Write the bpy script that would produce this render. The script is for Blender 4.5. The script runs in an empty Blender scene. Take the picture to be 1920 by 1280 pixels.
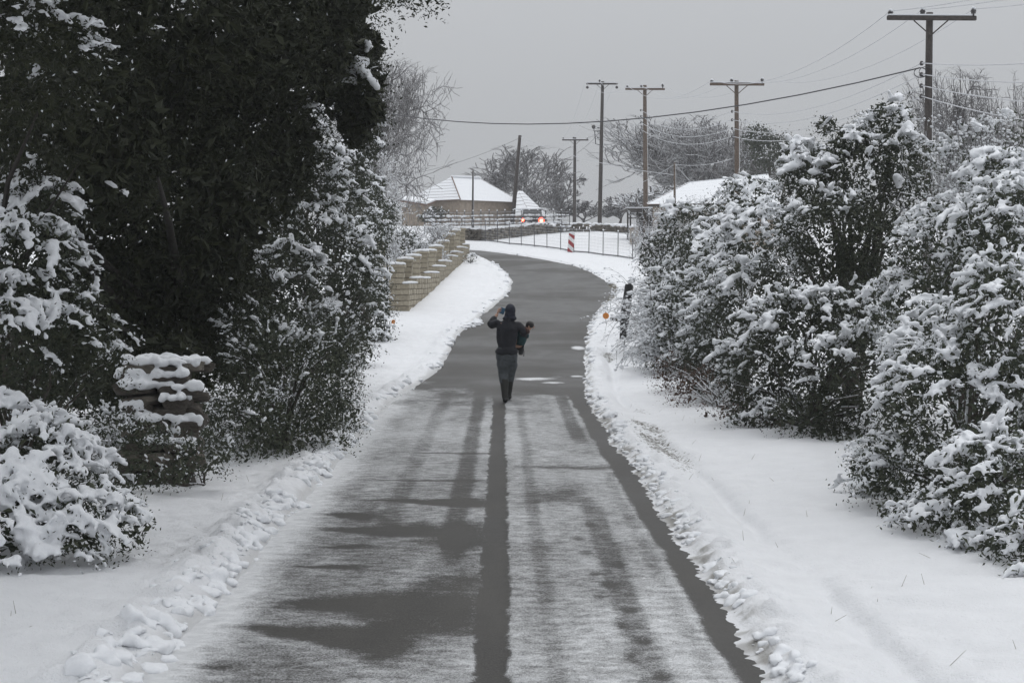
import bpy, bmesh, math, random
import numpy as np
from mathutils import Vector, Matrix

S = bpy.context.scene
C = S.collection
R = math.radians
rng = np.random.default_rng(7)
random.seed(7)

# ------------------------------------------------------------------ camera, sky, sun, exposure
F = 3200.0            # focal length in photograph pixels
HZ = 515.0            # photograph row of the horizon
CZ = 2.27             # eye height
HAZE = 0.0006
cam_d = bpy.data.cameras.new('camera'); cam = bpy.data.objects.new('camera', cam_d); C.objects.link(cam)
cam.location = (0, 0, CZ); cam.rotation_euler = (R(90), 0, 0)
cam_d.sensor_width = 36; cam_d.lens = F / 1920 * 36
cam_d.shift_y = -(640 - HZ) / 1920
cam_d.clip_start = 0.1; cam_d.clip_end = 5000
S.camera = cam

W = bpy.data.worlds.new('World'); S.world = W; W.use_nodes = True
nt = W.node_tree; nt.nodes.clear()
SUN_EL, SUN_AZ = 62, 20        # soft sun behind the cloud, ahead of the camera
wo = nt.nodes.new('ShaderNodeOutputWorld'); bg = nt.nodes.new('ShaderNodeBackground')
sky = nt.nodes.new('ShaderNodeTexSky'); sky.sky_type = 'NISHITA'; sky.sun_disc = False
sky.sun_elevation = R(SUN_EL); sky.sun_rotation = R(SUN_AZ)
hs = nt.nodes.new('ShaderNodeHueSaturation'); hs.inputs['Saturation'].default_value = 0.12
tc = nt.nodes.new('ShaderNodeTexCoord'); sep = nt.nodes.new('ShaderNodeSeparateXYZ')
mr = nt.nodes.new('ShaderNodeMapRange'); mr.interpolation_type = 'LINEAR'
mr.inputs[1].default_value = 0.0; mr.inputs[2].default_value = 1.0
mr.inputs[3].default_value = 3.45; mr.inputs[4].default_value = 12.5      # overcast: zenith brighter than the horizon
cb = nt.nodes.new('ShaderNodeMix'); cb.data_type = 'RGBA'; cb.blend_type = 'MULTIPLY'
cb.inputs[0].default_value = 1.0
cb.inputs[7].default_value = (0.97, 1.0, 1.045, 1)
ov = nt.nodes.new('ShaderNodeMix'); ov.data_type = 'RGBA'; ov.inputs[0].default_value = 0.93
L = nt.links.new
L(tc.outputs['Generated'], sep.inputs[0]); L(sep.outputs['Z'], mr.inputs[0])
L(mr.outputs[0], cb.inputs[6]); L(sky.outputs[0], hs.inputs['Color'])
L(hs.outputs[0], ov.inputs[6]); L(cb.outputs[2], ov.inputs[7])
L(ov.outputs[2], bg.inputs[0]); bg.inputs[1].default_value = 0.1
L(bg.outputs[0], wo.inputs[0])

sl = bpy.data.lights.new('sun', 'SUN'); sun = bpy.data.objects.new('sun', sl); C.objects.link(sun)
sl.energy = 0.6; sl.angle = R(40); sl.color = (1.0, 0.97, 0.93)
sdir = Vector((math.sin(R(SUN_AZ)) * math.cos(R(SUN_EL)), math.cos(R(SUN_AZ)) * math.cos(R(SUN_EL)), math.sin(R(SUN_EL))))
sun.rotation_euler = sdir.to_track_quat('Z', 'Y').to_euler(); sun.location = (0, 0, 60)

S.view_settings.view_transform = 'Standard'; S.view_settings.look = 'None'
S.view_settings.exposure = 0.07; S.view_settings.gamma = 1.0; S.view_settings.use_curve_mapping = False
S.render.engine = 'CYCLES'
S.cycles.max_bounces = 6; S.cycles.diffuse_bounces = 3; S.cycles.volume_bounces = 1
S.cycles.use_denoising = True

# ------------------------------------------------------------------ helpers: points, noise, meshes
def P(px, py, Y):
    return np.array(((px - 960) / F * Y, Y, CZ + (HZ - py) / F * Y))

_pY = np.arange(-80, 460, 0.25)
_pz = np.interp(_pY, [-80, 30, 34, 38, 44, 52, 60, 66, 75, 85, 100, 115, 130, 160, 250, 460],
                [0, 0, .07, .24, .57, 1.04, 1.55, 2.0, 2.62, 3.33, 4.38, 5.25, 5.9, 6.6, 8, 9])
_k = np.exp(-0.5 * (np.arange(-24, 25) * 0.25 / 1.8) ** 2); _k /= _k.sum()
_pz = np.convolve(np.pad(_pz, 24, mode='edge'), _k, 'valid')
def prof(Y): return np.interp(Y, _pY, _pz)

def hit(px, py):
    """where the photograph's ray meets the road's long profile"""
    Y = np.arange(5, 140, 0.02)
    d = CZ + (HZ - py) / F * Y - prof(Y)
    i = np.argmax(d < 0)
    return (px - 960) / F * Y[i], Y[i]

Lp = [hit(*p) for p in [(822, 692), (843, 655), (858, 625), (893, 598), (930, 570), (955, 545), (960, 528), (950, 512), (928, 497), (905, 484), (880, 474)]]
Rp = [hit(*p) for p in [(1101, 700), (1103, 650), (1108, 610), (1126, 580), (1146, 558), (1151, 542), (1136, 525), (1110, 510), (1075, 497), (1035, 489), (1000, 483), (940, 474), (885, 468)]]
def _edge(near, pts, tail):
    ys = [-80, 5, 30] + [p[1] for p in pts] + [t[1] for t in tail]
    xs = [near + .45, near - .028, near - .17] + [p[0] for p in pts] + [t[0] for t in tail]
    q = np.arange(-80, 460, 0.1); v = np.interp(q, ys, xs)
    k = np.exp(-0.5 * (np.arange(-30, 31) * 0.1 / 0.7) ** 2); k /= k.sum()
    return q, np.convolve(np.pad(v, 30, mode='edge'), k, 'valid')
_lq, _lv = _edge(-2.0, Lp, [(-6, Lp[-1][1] + 2), (-14, Lp[-1][1] + 4), (-14, 460)])
_rq, _rv = _edge(1.57, Rp, [(-8, Rp[-1][1] + 2.5), (-13.9, Rp[-1][1] + 4), (-13.9, 460)])
def vnoise(x, y, z=0.0, seed=0):
    x, y, z = np.broadcast_arrays(np.asarray(x, float), np.asarray(y, float), np.asarray(z, float))
    xi, yi, zi = np.floor(x).astype(np.int64), np.floor(y).astype(np.int64), np.floor(z).astype(np.int64)
    fx, fy, fz = x - xi, y - yi, z - zi
    fx, fy, fz = [f * f * (3 - 2 * f) for f in (fx, fy, fz)]
    def h(a, b, c):
        n = (a * 374761393 + b * 668265263 + c * 2147483647 + seed * 974711) & 0xFFFFFFFF
        n = ((n ^ (n >> 13)) * 1274126177) & 0xFFFFFFFF
        n = ((n ^ (n >> 16)) * 2246822519) & 0xFFFFFFFF
        return ((n ^ (n >> 15)) & 0xFFFFFF) / float(0xFFFFFF)
    r = 0
    for a in (0, 1):
        for b in (0, 1):
            for c in (0, 1):
                r = r + h(xi + a, yi + b, zi + c) * (fx if a else 1 - fx) * (fy if b else 1 - fy) * (fz if c else 1 - fz)
    return r
def fbm(x, y, z=0.0, o=4, seed=0):
    t, a, s = 0, .5, 0
    for i in range(o):
        t = t + a * vnoise(np.asarray(x) * 2 ** i, np.asarray(y) * 2 ** i, np.asarray(z) * 2 ** i, seed + i); s += a; a *= .5
    return t / s
def sst(a, b, x):
    t = np.clip((x - a) / (b - a), 0, 1); return t * t * (3 - 2 * t)
def left(Y): return np.interp(Y, _lq, _lv) + 0.10 * (fbm(Y * .9, 3.1, seed=5) - .5) + .07 * (fbm(Y * 2.3, 3.1, o=2, seed=6) - .5)
def right(Y): return np.interp(Y, _rq, _rv) + 0.09 * (fbm(Y * .9, 7.1, seed=8) - .5) + .07 * (fbm(Y * 2.1, 3.1, o=2, seed=9) - .5)

def ground(x, Y):
    """height of the snow beside the road"""
    x = np.asarray(x, float); Y = np.asarray(Y, float)
    dl, dr = left(Y) - x, x - right(Y)
    z = prof(Y)
    near = np.clip(1.4 - Y / 60, .5, 1)
    n1 = fbm(x * 1.1, Y * 1.1, seed=1) - .5; n2 = fbm(x * 5, Y * 5, o=3, seed=2) - .5; n3 = fbm(x * 16, Y * 16, o=2, seed=3) - .5; n4 = (fbm(x * 11, Y * 8, o=2, seed=4) - .5) * sst(.35, .6, fbm(x * .8, Y * .8, o=2, seed=14))
    def bank(d, h, w):
        ridge = h * np.exp(-((d - w) / (w * .75)) ** 2)
        return sst(-.06, .07, d) * .045 + ridge * (1 + 2.2 * n2) + sst(.3, 2.2, d) * .07 + np.clip(d - 2, 0, 40) * .035 * (1 - sst(55, 72, Y))
    outl, outr = dl > -.06, dr > -.06
    bl = bank(dl, .085 * near, .28); br = bank(dr, .06 * near, .22)
    rut = -.08 * np.exp(-((dr - .72 - .012 * (12 - np.minimum(Y, 30))) / .09) ** 2) * (Y < 45)
    br = br + rut * sst(.3, .6, fbm(Y * .5, 1.0, seed=12))
    add = np.where(outl, bl + n1 * .09 * sst(.2, 1, dl) + n2 * .06 * sst(0, .2, dl) + n4 * .03 * sst(.1, .4, dl) + n3 * .02 * np.exp(-np.clip(dl, 0, 9) / .5),
          np.where(outr, br + n1 * .08 * sst(.2, 1, dr) + n2 * .05 * sst(0, .2, dr) + n4 * .028 * sst(.1, .4, dr) + n3 * .018 * np.exp(-np.clip(dr, 0, 9) / .6), -.07))
    return z + add

def mesh_from(name, v, f, smooth=True, attrs=None):
    v = np.ascontiguousarray(v, dtype=np.float32); f = np.ascontiguousarray(f, dtype=np.int32)
    me = bpy.data.meshes.new(name); k = f.shape[1]
    me.vertices.add(len(v)); me.vertices.foreach_set('co', v.ravel())
    me.loops.add(f.size); me.loops.foreach_set('vertex_index', f.ravel())
    me.polygons.add(len(f)); me.polygons.foreach_set('loop_start', np.arange(0, f.size, k, dtype=np.int32))
    me.polygons.foreach_set('use_smooth', np.full(len(f), smooth, dtype=bool))
    for an, (dom, arr) in (attrs or {}).items():
        a = me.attributes.new(an, 'FLOAT', dom); a.data.foreach_set('value', np.ascontiguousarray(arr, dtype=np.float32))
    me.update(calc_edges=True)
    return me
def link(name, me, mat, parent=None, kind=None):
    o = bpy.data.objects.new(name, me); C.objects.link(o)
    if mat is not None: me.materials.append(mat)
    if parent is not None:
        o.parent = parent
        o.location = -Vector(parent.location) if parent.parent is None else Vector((0, 0, 0))     # meshes are built in world space, thing empties sit unrotated at their base
    if kind: o['kind'] = kind
    return o
def thing(name, label, cat, loc, group=None):
    o = bpy.data.objects.new(name, None); C.objects.link(o); o.location = Vector([float(a) for a in loc])
    o.empty_display_size = .2
    return tag(o, label, cat, group)
def tag(o, label, cat, group=None):
    o['label'] = label; o['category'] = cat; o['kind'] = 'thing'
    if group: o['group'] = group
    return o
def structure(o, label=None):
    o['kind'] = 'structure'
    if label: o['label'] = label
    return o
class MB:
    """gathers polygons for one mesh"""
    def __init__(s): s.v, s.f = [], []
    def add(s, vs, fs):
        b = len(s.v); s.v += [tuple(float(q) for q in p) for p in vs]; s.f += [tuple(i + b for i in q) for q in fs]
    def box(s, c, size, rz=0, rx=0, ry=0):
        M = Matrix.Rotation(rz, 3, 'Z') @ Matrix.Rotation(ry, 3, 'Y') @ Matrix.Rotation(rx, 3, 'X')
        vs = [Vector([float(q) for q in c]) + M @ Vector((sx * size[0] / 2, sy * size[1] / 2, sz * size[2] / 2)) for sx in (-1, 1) for sy in (-1, 1) for sz in (-1, 1)]
        s.add(vs, [(0, 1, 3, 2), (4, 6, 7, 5), (0, 4, 5, 1), (2, 3, 7, 6), (0, 2, 6, 4), (1, 5, 7, 3)])
    def tube(s, pts, rad, n=8, cap=True):
        pts = [Vector([float(q) for q in p]) for p in pts]
        if not hasattr(rad, '__len__'): rad = [rad] * len(pts)
        vs, fs = [], []
        for i, p in enumerate(pts):
            d = (pts[min(i + 1, len(pts) - 1)] - pts[max(i - 1, 0)]).normalized()
            u = d.cross(Vector((0, 0, 1)) if abs(d.z) < .9 else Vector((1, 0, 0))).normalized(); w = d.cross(u)
            vs += [p + (u * math.cos(t * 2 * math.pi / n) + w * math.sin(t * 2 * math.pi / n)) * rad[i] for t in range(n)]
        for i in range(len(pts) - 1):
            fs += [(i * n + t, i * n + (t + 1) % n, (i + 1) * n + (t + 1) % n, (i + 1) * n + t) for t in range(n)]
        if cap: fs += [tuple(range(n))[::-1], tuple((len(pts) - 1) * n + t for t in range(n))]
        s.add(vs, fs)
    def mesh(s, name, smooth=False, bevel=0):
        me = bpy.data.meshes.new(name); me.from_pydata(s.v, [], s.f)
        bm = bmesh.new(); bm.from_mesh(me)
        bmesh.ops.recalc_face_normals(bm, faces=bm.faces)
        if bevel: bmesh.ops.bevel(bm, geom=list(bm.edges), offset=bevel, segments=2, affect='EDGES', clamp_overlap=True)
        bm.to_mesh(me); bm.free()
        if smooth:
            for p in me.polygons: p.use_smooth = True
        me.update(); return me
    def build(s, name, mat, parent=None, smooth=False, bevel=0, kind=None):
        return link(name, s.mesh(name, smooth, bevel), mat, parent, kind)

# ------------------------------------------------------------------ materials
def material(name):
    m = bpy.data.materials.new(name); m.use_nodes = True
    b = m.node_tree.nodes['Principled BSDF']
    return m, m.node_tree, b
def nd(t, typ, **kw):
    n = t.nodes.new(typ)
    for k, v in kw.items(): setattr(n, k, v)
    return n
def noise_node(t, scale, detail=4, rough=.55, coord='Object'):
    c = nd(t, 'ShaderNodeTexCoord'); n = nd(t, 'ShaderNodeTexNoise')
    n.inputs['Scale'].default_value = scale; n.inputs['Detail'].default_value = detail; n.inputs['Roughness'].default_value = rough
    t.links.new(c.outputs[coord], n.inputs['Vector']); return n
def ramp(t, src, stops):
    r = nd(t, 'ShaderNodeValToRGB'); e = r.color_ramp.elements
    while len(e) < len(stops): e.new(.5)
    for i, (p, c) in enumerate(stops): e[i].position = p; e[i].color = (c[0], c[1], c[2], 1)
    t.links.new(src, r.inputs[0]); return r
def bump(t, b, src, strength, dist):
    n = nd(t, 'ShaderNodeBump'); n.inputs['Strength'].default_value = strength; n.inputs['Distance'].default_value = dist
    t.links.new(src, n.inputs['Height']); t.links.new(n.outputs[0], b.inputs['Normal']); return n
def mixc(t, fac, a, b):
    m = nd(t, 'ShaderNodeMix', data_type='RGBA')
    for s, i in ((fac, 0), (a, 6), (b, 7)):
        if hasattr(s, 'is_output'): t.links.new(s, m.inputs[i])
        else: m.inputs[i].default_value = s if not hasattr(s, '__len__') else (s[0], s[1], s[2], 1)
    return m.outputs[2]
def mth(t, op, a, b=None, c=None, clamp=False):
    m = nd(t, 'ShaderNodeMath', operation=op); m.use_clamp = clamp
    for i, s in enumerate((a, b, c)):
        if s is None: continue
        if hasattr(s, 'is_output'): t.links.new(s, m.inputs[i])
        else: m.inputs[i].default_value = s
    return m.outputs[0]
def smooth(t, x, a, b):
    m = nd(t, 'ShaderNodeMapRange', interpolation_type='SMOOTHSTEP')
    m.inputs[1].default_value = a; m.inputs[2].default_value = b
    t.links.new(x, m.inputs[0]); return m.outputs[0]
def attr(t, name):
    n = nd(t, 'ShaderNodeAttribute'); n.attribute_name = name; return n.outputs['Fac']

def make_snow(name, col=(.83, .845, .87), bs=.5, bd=.01, sc=40):
    m, t, b = material(name)
    n = noise_node(t, sc, 5, .6)
    r = ramp(t, n.outputs['Fac'], [(.3, [c * .94 for c in col]), (.7, col)])
    t.links.new(r.outputs[0], b.inputs['Base Color']); b.inputs['Roughness'].default_value = .75
    b.inputs['Specular IOR Level'].default_value = .2
    bump(t, b, n.outputs['Fac'], bs, bd); return m
M_snow = make_snow('snow')
M_snow_fine = make_snow('fine_snow', bs=.35, bd=.02, sc=60)

def make_ground():
    m, t, b = material('snow_ground')
    n1 = noise_node(t, 3, 5); n2 = noise_node(t, 55, 4, .65); n3 = noise_node(t, 22, 5, .7)
    base = ramp(t, n1.outputs['Fac'], [(.3, (.79, .80, .82)), (.7, (.84, .85, .87))]).outputs[0]
    d = attr(t, 'dirt')
    s = mth(t, 'ADD', d, mth(t, 'MULTIPLY', mth(t, 'SUBTRACT', n3.outputs['Fac'], .5), 1.5))
    f = smooth(t, s, .52, .72)
    slush = mixc(t, smooth(t, attr(t, 'slush'), .0, 1.0), base, (.33, .32, .30))
    t.links.new(mixc(t, f, slush, (.12, .11, .085)), b.inputs['Base Color'])
    b.inputs['Roughness'].default_value = .8; b.inputs['Specular IOR Level'].default_value = .2
    h = mth(t, 'ADD', mth(t, 'MULTIPLY', n2.outputs['Fac'], .6), n3.outputs['Fac'])
    bump(t, b, h, .7, .03); return m
M_ground = make_ground()

def make_road():
    m, t, b = material('wet_road')
    c = nd(t, 'ShaderNodeTexCoord')
    n1 = noise_node(t, 70, 3, .7); n2 = noise_node(t, 9, 5, .65); n3 = noise_node(t, 160, 2, .6)
    mp = nd(t, 'ShaderNodeMapping'); mp.inputs['Scale'].default_value = (2.4, 3.4, 1); t.links.new(c.outputs['Object'], mp.inputs[0])
    n4 = nd(t, 'ShaderNodeTexNoise'); n4.inputs['Scale'].default_value = 2.4; n4.inputs['Detail'].default_value = 6; n4.inputs['Roughness'].default_value = .7
    t.links.new(mp.outputs[0], n4.inputs['Vector'])
    mp2 = nd(t, 'ShaderNodeMapping'); mp2.inputs['Scale'].default_value = (1.3, .35, 1); t.links.new(c.outputs['Object'], mp2.inputs[0])
    n5 = nd(t, 'ShaderNodeTexNoise'); n5.inputs['Scale'].default_value = 1.6; n5.inputs['Detail'].default_value = 6; n5.inputs['Roughness'].default_value = .6
    t.links.new(mp2.outputs[0], n5.inputs['Vector'])
    asp = ramp(t, mth(t, 'ADD', mth(t, 'MULTIPLY', n1.outputs['Fac'], .55), mth(t, 'MULTIPLY', n5.outputs['Fac'], .45)), [(.38, (.018, .016, .0135)), (.62, (.078, .074, .067))]).outputs[0]
    cov = attr(t, 'snow')
    asp = mixc(t, mth(t, 'MULTIPLY', attr(t, 'wet'), .55), asp, (.022, .020, .018))
    g = mth(t, 'ADD', mth(t, 'MULTIPLY', mth(t, 'SUBTRACT', n1.outputs['Fac'], .5), 1.0), mth(t, 'MULTIPLY', mth(t, 'SUBTRACT', n4.outputs['Fac'], .5), .95))
    g = mth(t, 'ADD', g, mth(t, 'MULTIPLY', mth(t, 'SUBTRACT', n3.outputs['Fac'], .5), .9))
    f = smooth(t, mth(t, 'ADD', cov, g), .25, .95)
    sn = ramp(t, n2.outputs['Fac'], [(.25, (.52, .53, .54)), (.75, (.78, .79, .80))]).outputs[0]
    t.links.new(mixc(t, f, asp, sn), b.inputs['Base Color'])
    wet = attr(t, 'wet')
    rg = mth(t, 'ADD', mth(t, 'MULTIPLY', f, .35), mth(t, 'SUBTRACT', .60, mth(t, 'MULTIPLY', wet, .30)))
    t.links.new(mth(t, 'ADD', mth(t, 'SUBTRACT', rg, .12), mth(t, 'ADD', mth(t, 'MULTIPLY', n2.outputs['Fac'], .08), mth(t, 'MULTIPLY', n5.outputs['Fac'], .30))), b.inputs['Roughness'])
    b.inputs['Specular IOR Level'].default_value = .32
    h = mth(t, 'ADD', mth(t, 'MULTIPLY', n1.outputs['Fac'], .35), f)
    bump(t, b, h, .6, .016); return m
M_road = make_road()

def make_leaf(name, a, bcol, snowcol=(.74, .76, .79)):
    m, t, b = material(name)
    col = mixc(t, attr(t, 'var'), a, bcol)
    col = mixc(t, attr(t, 'frost'), col, snowcol)
    t.links.new(col, b.inputs['Base Color']); b.inputs['Roughness'].default_value = .55
    b.inputs['Specular IOR Level'].default_value = .2
    return m
M_oak = make_leaf('oak_leaves', (.016, .020, .011), (.040, .045, .022))
M_ever = make_leaf('evergreen_leaves', (.026, .034, .022), (.062, .068, .042))
M_olive = make_leaf('olive_leaves', (.035, .046, .030), (.085, .092, .060))
M_red = make_leaf('brown_leaves', (.05, .03, .02), (.10, .055, .035))

def make_bark(name, c1, c2, frost=0.0, sc=30, thr=.15):
    """bark with snow lying on faces that look up"""
    m, t, b = material(name)
    n = noise_node(t, sc, 4); n2 = noise_node(t, 3.0, 3)
    col = ramp(t, n.outputs['Fac'], [(.3, c1), (.7, c2)]).outputs[0]
    if frost > 0:
        g = nd(t, 'ShaderNodeNewGeometry'); s = nd(t, 'ShaderNodeSeparateXYZ'); t.links.new(g.outputs['Normal'], s.inputs[0])
        f = smooth(t, mth(t, 'ADD', s.outputs['Z'], mth(t, 'MULTIPLY', mth(t, 'SUBTRACT', n2.outputs['Fac'], .5), .8)), thr, thr + .3)
        col = mixc(t, mth(t, 'MULTIPLY', f, frost), col, (.78, .80, .83))
    t.links.new(col, b.inputs['Base Color']); b.inputs['Roughness'].default_value = .85
    bump(t, b, n.outputs['Fac'], .5, .02); return m
M_oakbark = make_bark('oak_bark', (.012, .010, .008), (.03, .025, .02), .0)
M_bark = make_bark('bark', (.035, .028, .022), (.075, .062, .05), .85)
M_twig = make_bark('frosted_twigs', (.12, .11, .105), (.20, .185, .175), .9, 20, -.15)
M_twig_far = make_bark('far_twigs', (.075, .068, .066), (.125, .115, .112), .38, 8, .15)
M_twig_mid = make_bark('grey_twigs', (.13, .122, .12), (.20, .19, .188), .6, 8, .05)
M_twig_dark = make_bark('dark_twigs', (.07, .062, .058), (.12, .108, .10), .75, 8, .15)
M_pole = make_bark('pole_wood', (.075, .055, .042), (.16, .12, .092), .0, 14)
M_pole_dark = make_bark('dark_pole_wood', (.035, .030, .027), (.075, .062, .055), .0, 14)
def plain(name, col, rough=.6, metal=0, sc=25, var=.25, bs=.15):
    m, t, b = material(name); n = noise_node(t, sc, 4)
    r = ramp(t, n.outputs['Fac'], [(.3, [c * (1 - var) for c in col]), (.7, [min(1, c * (1 + var)) for c in col])])
    t.links.new(r.outputs[0], b.inputs['Base Color']); b.inputs['Roughness'].default_value = rough; b.inputs['Metallic'].default_value = metal
    bump(t, b, n.outputs['Fac'], bs, .01); return m
M_insul = plain('insulator_ceramic', (.05, .045, .045), .35)
M_wire = plain('dark_wire', (.05, .05, .055), .6)
M_wire_frost = plain('frosted_wire', (.55, .56, .58), .8)
M_block = plain('cream_block', (.29, .255, .19), .85, 0, 12, .2, .5)
M_block2 = plain('cream_block_b', (.35, .31, .235), .85, 0, 12, .2, .5)
M_mortar = plain('mortar', (.13, .11, .085), .9)
M_stone = plain('field_stone', (.10, .088, .072), .9, 0, 6, .4, .8)
M_stone2 = plain('pale_field_stone', (.17, .15, .12), .9, 0, 6, .4, .8)
M_wall = plain('house_stone', (.30, .25, .20), .9, 0, 5, .22, .5)
M_tile = plain('roof_tile', (.16, .10, .075), .85, 0, 10)
M_dark = plain('dark_paint', (.025, .025, .027), .5)
M_iron = plain('fence_iron', (.10, .10, .105), .6)
M_shed = plain('shed_wood', (.05, .044, .04), .8)
M_glass = plain('car_glass', (.02, .022, .025), .12, 0, 4, .1, 0)
M_car = plain('car_paint', (.03, .033, .04), .35, 0, 4, .1, 0)
M_orange = plain('orange_reflector', (.62, .22, .03), .45)
M_rubber = plain('black_rubber', (.012, .012, .012), .5)
M_signred = plain('sign_red', (.30, .03, .035), .5); M_signwhite = plain('sign_white', (.74, .74, .74), .5)
M_skin = plain('skin', (.42, .25, .18), .55, 0, 30, .08)
M_jacket = plain('navy_jacket', (.0085, .009, .014), .8, 0, 20, .35, .4)
M_hood = plain('navy_hood', (.010, .012, .024), .85, 0, 20, .3, .4)
M_trouser = plain('grey_trousers', (.075, .084, .092), .9, 0, 14, .3, .4)
M_boot = plain('dark_boots', (.013, .013, .010), .6)
M_teal = plain('teal_cloth', (.010, .045, .050), .85, 0, 20, .3, .4)
M_brown = plain('brown_cloth', (.045, .018, .014), .85, 0, 20, .3, .4)
M_hair = plain('dark_hair', (.010, .008, .007), .6)
M_blue = plain('blue_case', (.05, .16, .27), .4)
M_grass = plain('dry_grass', (.16, .13, .085), .9)
def emis(name, col, s):
    m, t, b = material(name); b.inputs['Base Color'].default_value = (*[c * .5 for c in col], 1)
    b.inputs['Emission Color'].default_value = (*col, 1); b.inputs['Emission Strength'].default_value = s; return m
M_lamp = emis('tail_lamp_lit', (1, .07, .035), 5.0); M_lamp_core = emis('tail_lamp_core', (1, .32, .16), 7.0)

# ------------------------------------------------------------------ ground and road
def seq(*segs):
    out = [segs[0][0]]
    for a, b, st in segs:
        n = max(1, int(round((b - a) / st))); out += list(np.linspace(a, b, n + 1)[1:])
    return np.array(out)
YR = seq((-40, 6, 4), (6, 9, .06), (9, 20, .035), (20, 34, .065), (34, 50, .13), (50, 92, .25), (92, 140, 1.2), (140, 330, 9))
def cols_out(fine_to, st): # distances outward from a road edge
    return np.concatenate([np.arange(-.06, fine_to, st), fine_to + np.geomspace(.05, 150, 34)])
do_l, do_r = cols_out(1.0, .03), cols_out(1.0, .03)
lx, rx = left(YR), right(YR)
cols = [lx - d for d in do_l[::-1]]
for u in (.12, .5, .88): cols.append((lx + .06) * (1 - u) + (rx - .06) * u)
cols += [rx + d for d in do_r]
GX = np.stack(cols, 1)
order_ok = np.maximum.accumulate(GX, axis=1); GX = order_ok + np.arange(GX.shape[1]) * 1e-5
GY = np.repeat(YR[:, None], GX.shape[1], 1)
GZ = ground(GX, GY)
dl, dr = lx[:, None] - GX, GX - rx[:, None]
dirt = np.zeros_like(GX)
dirt += .66 * np.exp(-((dr - .50) / .38) ** 2) * sst(.42, .68, fbm(GX * 1.3, GY * .5, o=4, seed=31)) * sst(15, 22, GY) * (1 - sst(48, 56, GY))
dirt += .42 * np.exp(-(dr / .10) ** 2) * sst(.35, .65, fbm(GX * 2, GY * 1.5, seed=33))
dirt += .72 * np.exp(-(dr / .30) ** 2) * sst(54, 57, GY) * (1 - sst(64, 68, GY))
dirt += .38 * np.exp(-((dl - .5) / .5) ** 2) * sst(.5, .7, fbm(GX * .9, GY * .5, seed=34)) * (GY < 60)
dirt += .42 * np.exp(-(dl / .07) ** 2) * sst(.45, .7, fbm(GX * 2, GY * 1.5, seed=35))
slush = .9 * np.exp(-((dr - .0) / .10) ** 2) * (GY < 60) * sst(.3, .7, fbm(GX * 9, GY * 5, seed=37)) + .45 * np.exp(-(dl / .09) ** 2)
nr, ncol = GX.shape
idx = np.arange(nr * ncol).reshape(nr, ncol)
quads = np.stack([idx[:-1, :-1], idx[:-1, 1:], idx[1:, 1:], idx[1:, :-1]], -1).reshape(-1, 4)
me = mesh_from('snow_ground', np.stack([GX, GY, GZ], -1).reshape(-1, 3), quads, True,
               {'dirt': ('POINT', dirt.ravel()), 'slush': ('POINT', np.clip(slush, 0, 1).ravel())})
structure(link('ground', me, M_ground))

YD = seq((-10, 8, 1), (8, 20, .05), (20, 36, .08), (36, 60, .2), (60, 90.5, .4))
U = np.linspace(0, 1, 110)
RX = (left(YD) - .12)[:, None] * (1 - U) + (right(YD) + .12)[:, None] * U
RY = np.repeat(YD[:, None], len(U), 1)
RX = np.maximum.accumulate(RX + np.arange(len(U)) * 1e-5, axis=1)
xs = RX + .0056 * RY                                  # across the road, from the line of sight down it
cov = .66 + .40 * (fbm(xs * .8, RY * .30, seed=21) - .5) + .25 * (fbm(xs * 3, RY * 1.2, seed=22) - .5)
cov += .38 * sst(-1.55, -2.0, xs) - .12 * sst(-.2, -1.2, xs) * (1 - sst(-1.5, -1.9, xs)) * (1 - sst(17, 22, RY))
def track(x0, w, dep, a=-99, b=99, soft=.35):
    global cov
    wob = .035 * (fbm(RY * .35, 1.7, seed=int(abs(x0) * 100)) - .5)
    m = (1 - sst(w * (1 - soft), w * (1 + soft), np.abs(xs - x0 - wob) + .05 * (fbm(xs * 14, RY * 5, o=3, seed=23) - .5))) * sst(a, a + 1.2, RY) * (1 - sst(b - 1.2, b, RY))
    cov = cov - dep * m
track(-.055, .095, .74, soft=.15)
track(-.42, .10, .32, 13, 33, .4)
track(.86, .10, .24, 8, 17.5, .35); track(1.06, .10, .26, 22.5, 32, .3)
track(.30, .06, .14, 8, 30, .5); track(-1.05, .1, .14, 14, 33, .5); track(1.18, .05, .12, 8, 20, .5)
# slush-dark gutter along the right edge, ragged on its outside
redge = 1.31 + .10 * (fbm(RY * 1.5, xs * 6, seed=41) - .5) - .05 * sst(14, 28, RY)
cov -= .78 * sst(redge - .05, redge + .05, xs) * (RY < 36)
# wet fans melted across the lane
def fan(x0, x1, y0, y1, half, dep=.54, p=1.5):
    global cov
    s = np.clip((xs - x0) / (x1 - x0), 0, 1.0)
    yc = y0 + (y1 - y0) * s ** 1.2 + .25 * (fbm(xs * 2.0, y0 * 1.0, seed=51) - .5)
    h = half * (.12 + .88 * s ** p)
    m = (1 - sst(.25, 1.45, np.abs(RY - yc) / h + 1.3 * (fbm(xs * 2.5, RY * 3.2, o=5, seed=52) - .5))) * sst(-.10, .55, (xs - x0) + .5 * (fbm(xs * 1.5, RY * 2.5, seed=57) - .5)) * (1 - sst(x1 - .12, x1 + .25, xs))
    cov = cov - dep * m
fan(-1.70, -.20, 11.7, 11.8, 1.05); fan(-1.65, -.20, 15.2, 14.9, .8); fan(-1.92, -.62, 11.05, 10.45, .5)
fan(-1.9, -1.3, 16.2, 16.0, .28); fan(-1.5, -.18, 17.2, 16.9, .42, .6); fan(-2.05, -1.65, 10.0, 9.9, .13)
fan(-1.75, -1.2, 13.3, 13.2, .12); fan(-1.6, -1.25, 14.2, 14.2, .10); fan(-1.8, -.3, 18.9, 18.7, .12, .4); fan(-1.6, -.2, 21.8, 21.6, .12, .45)
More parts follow.
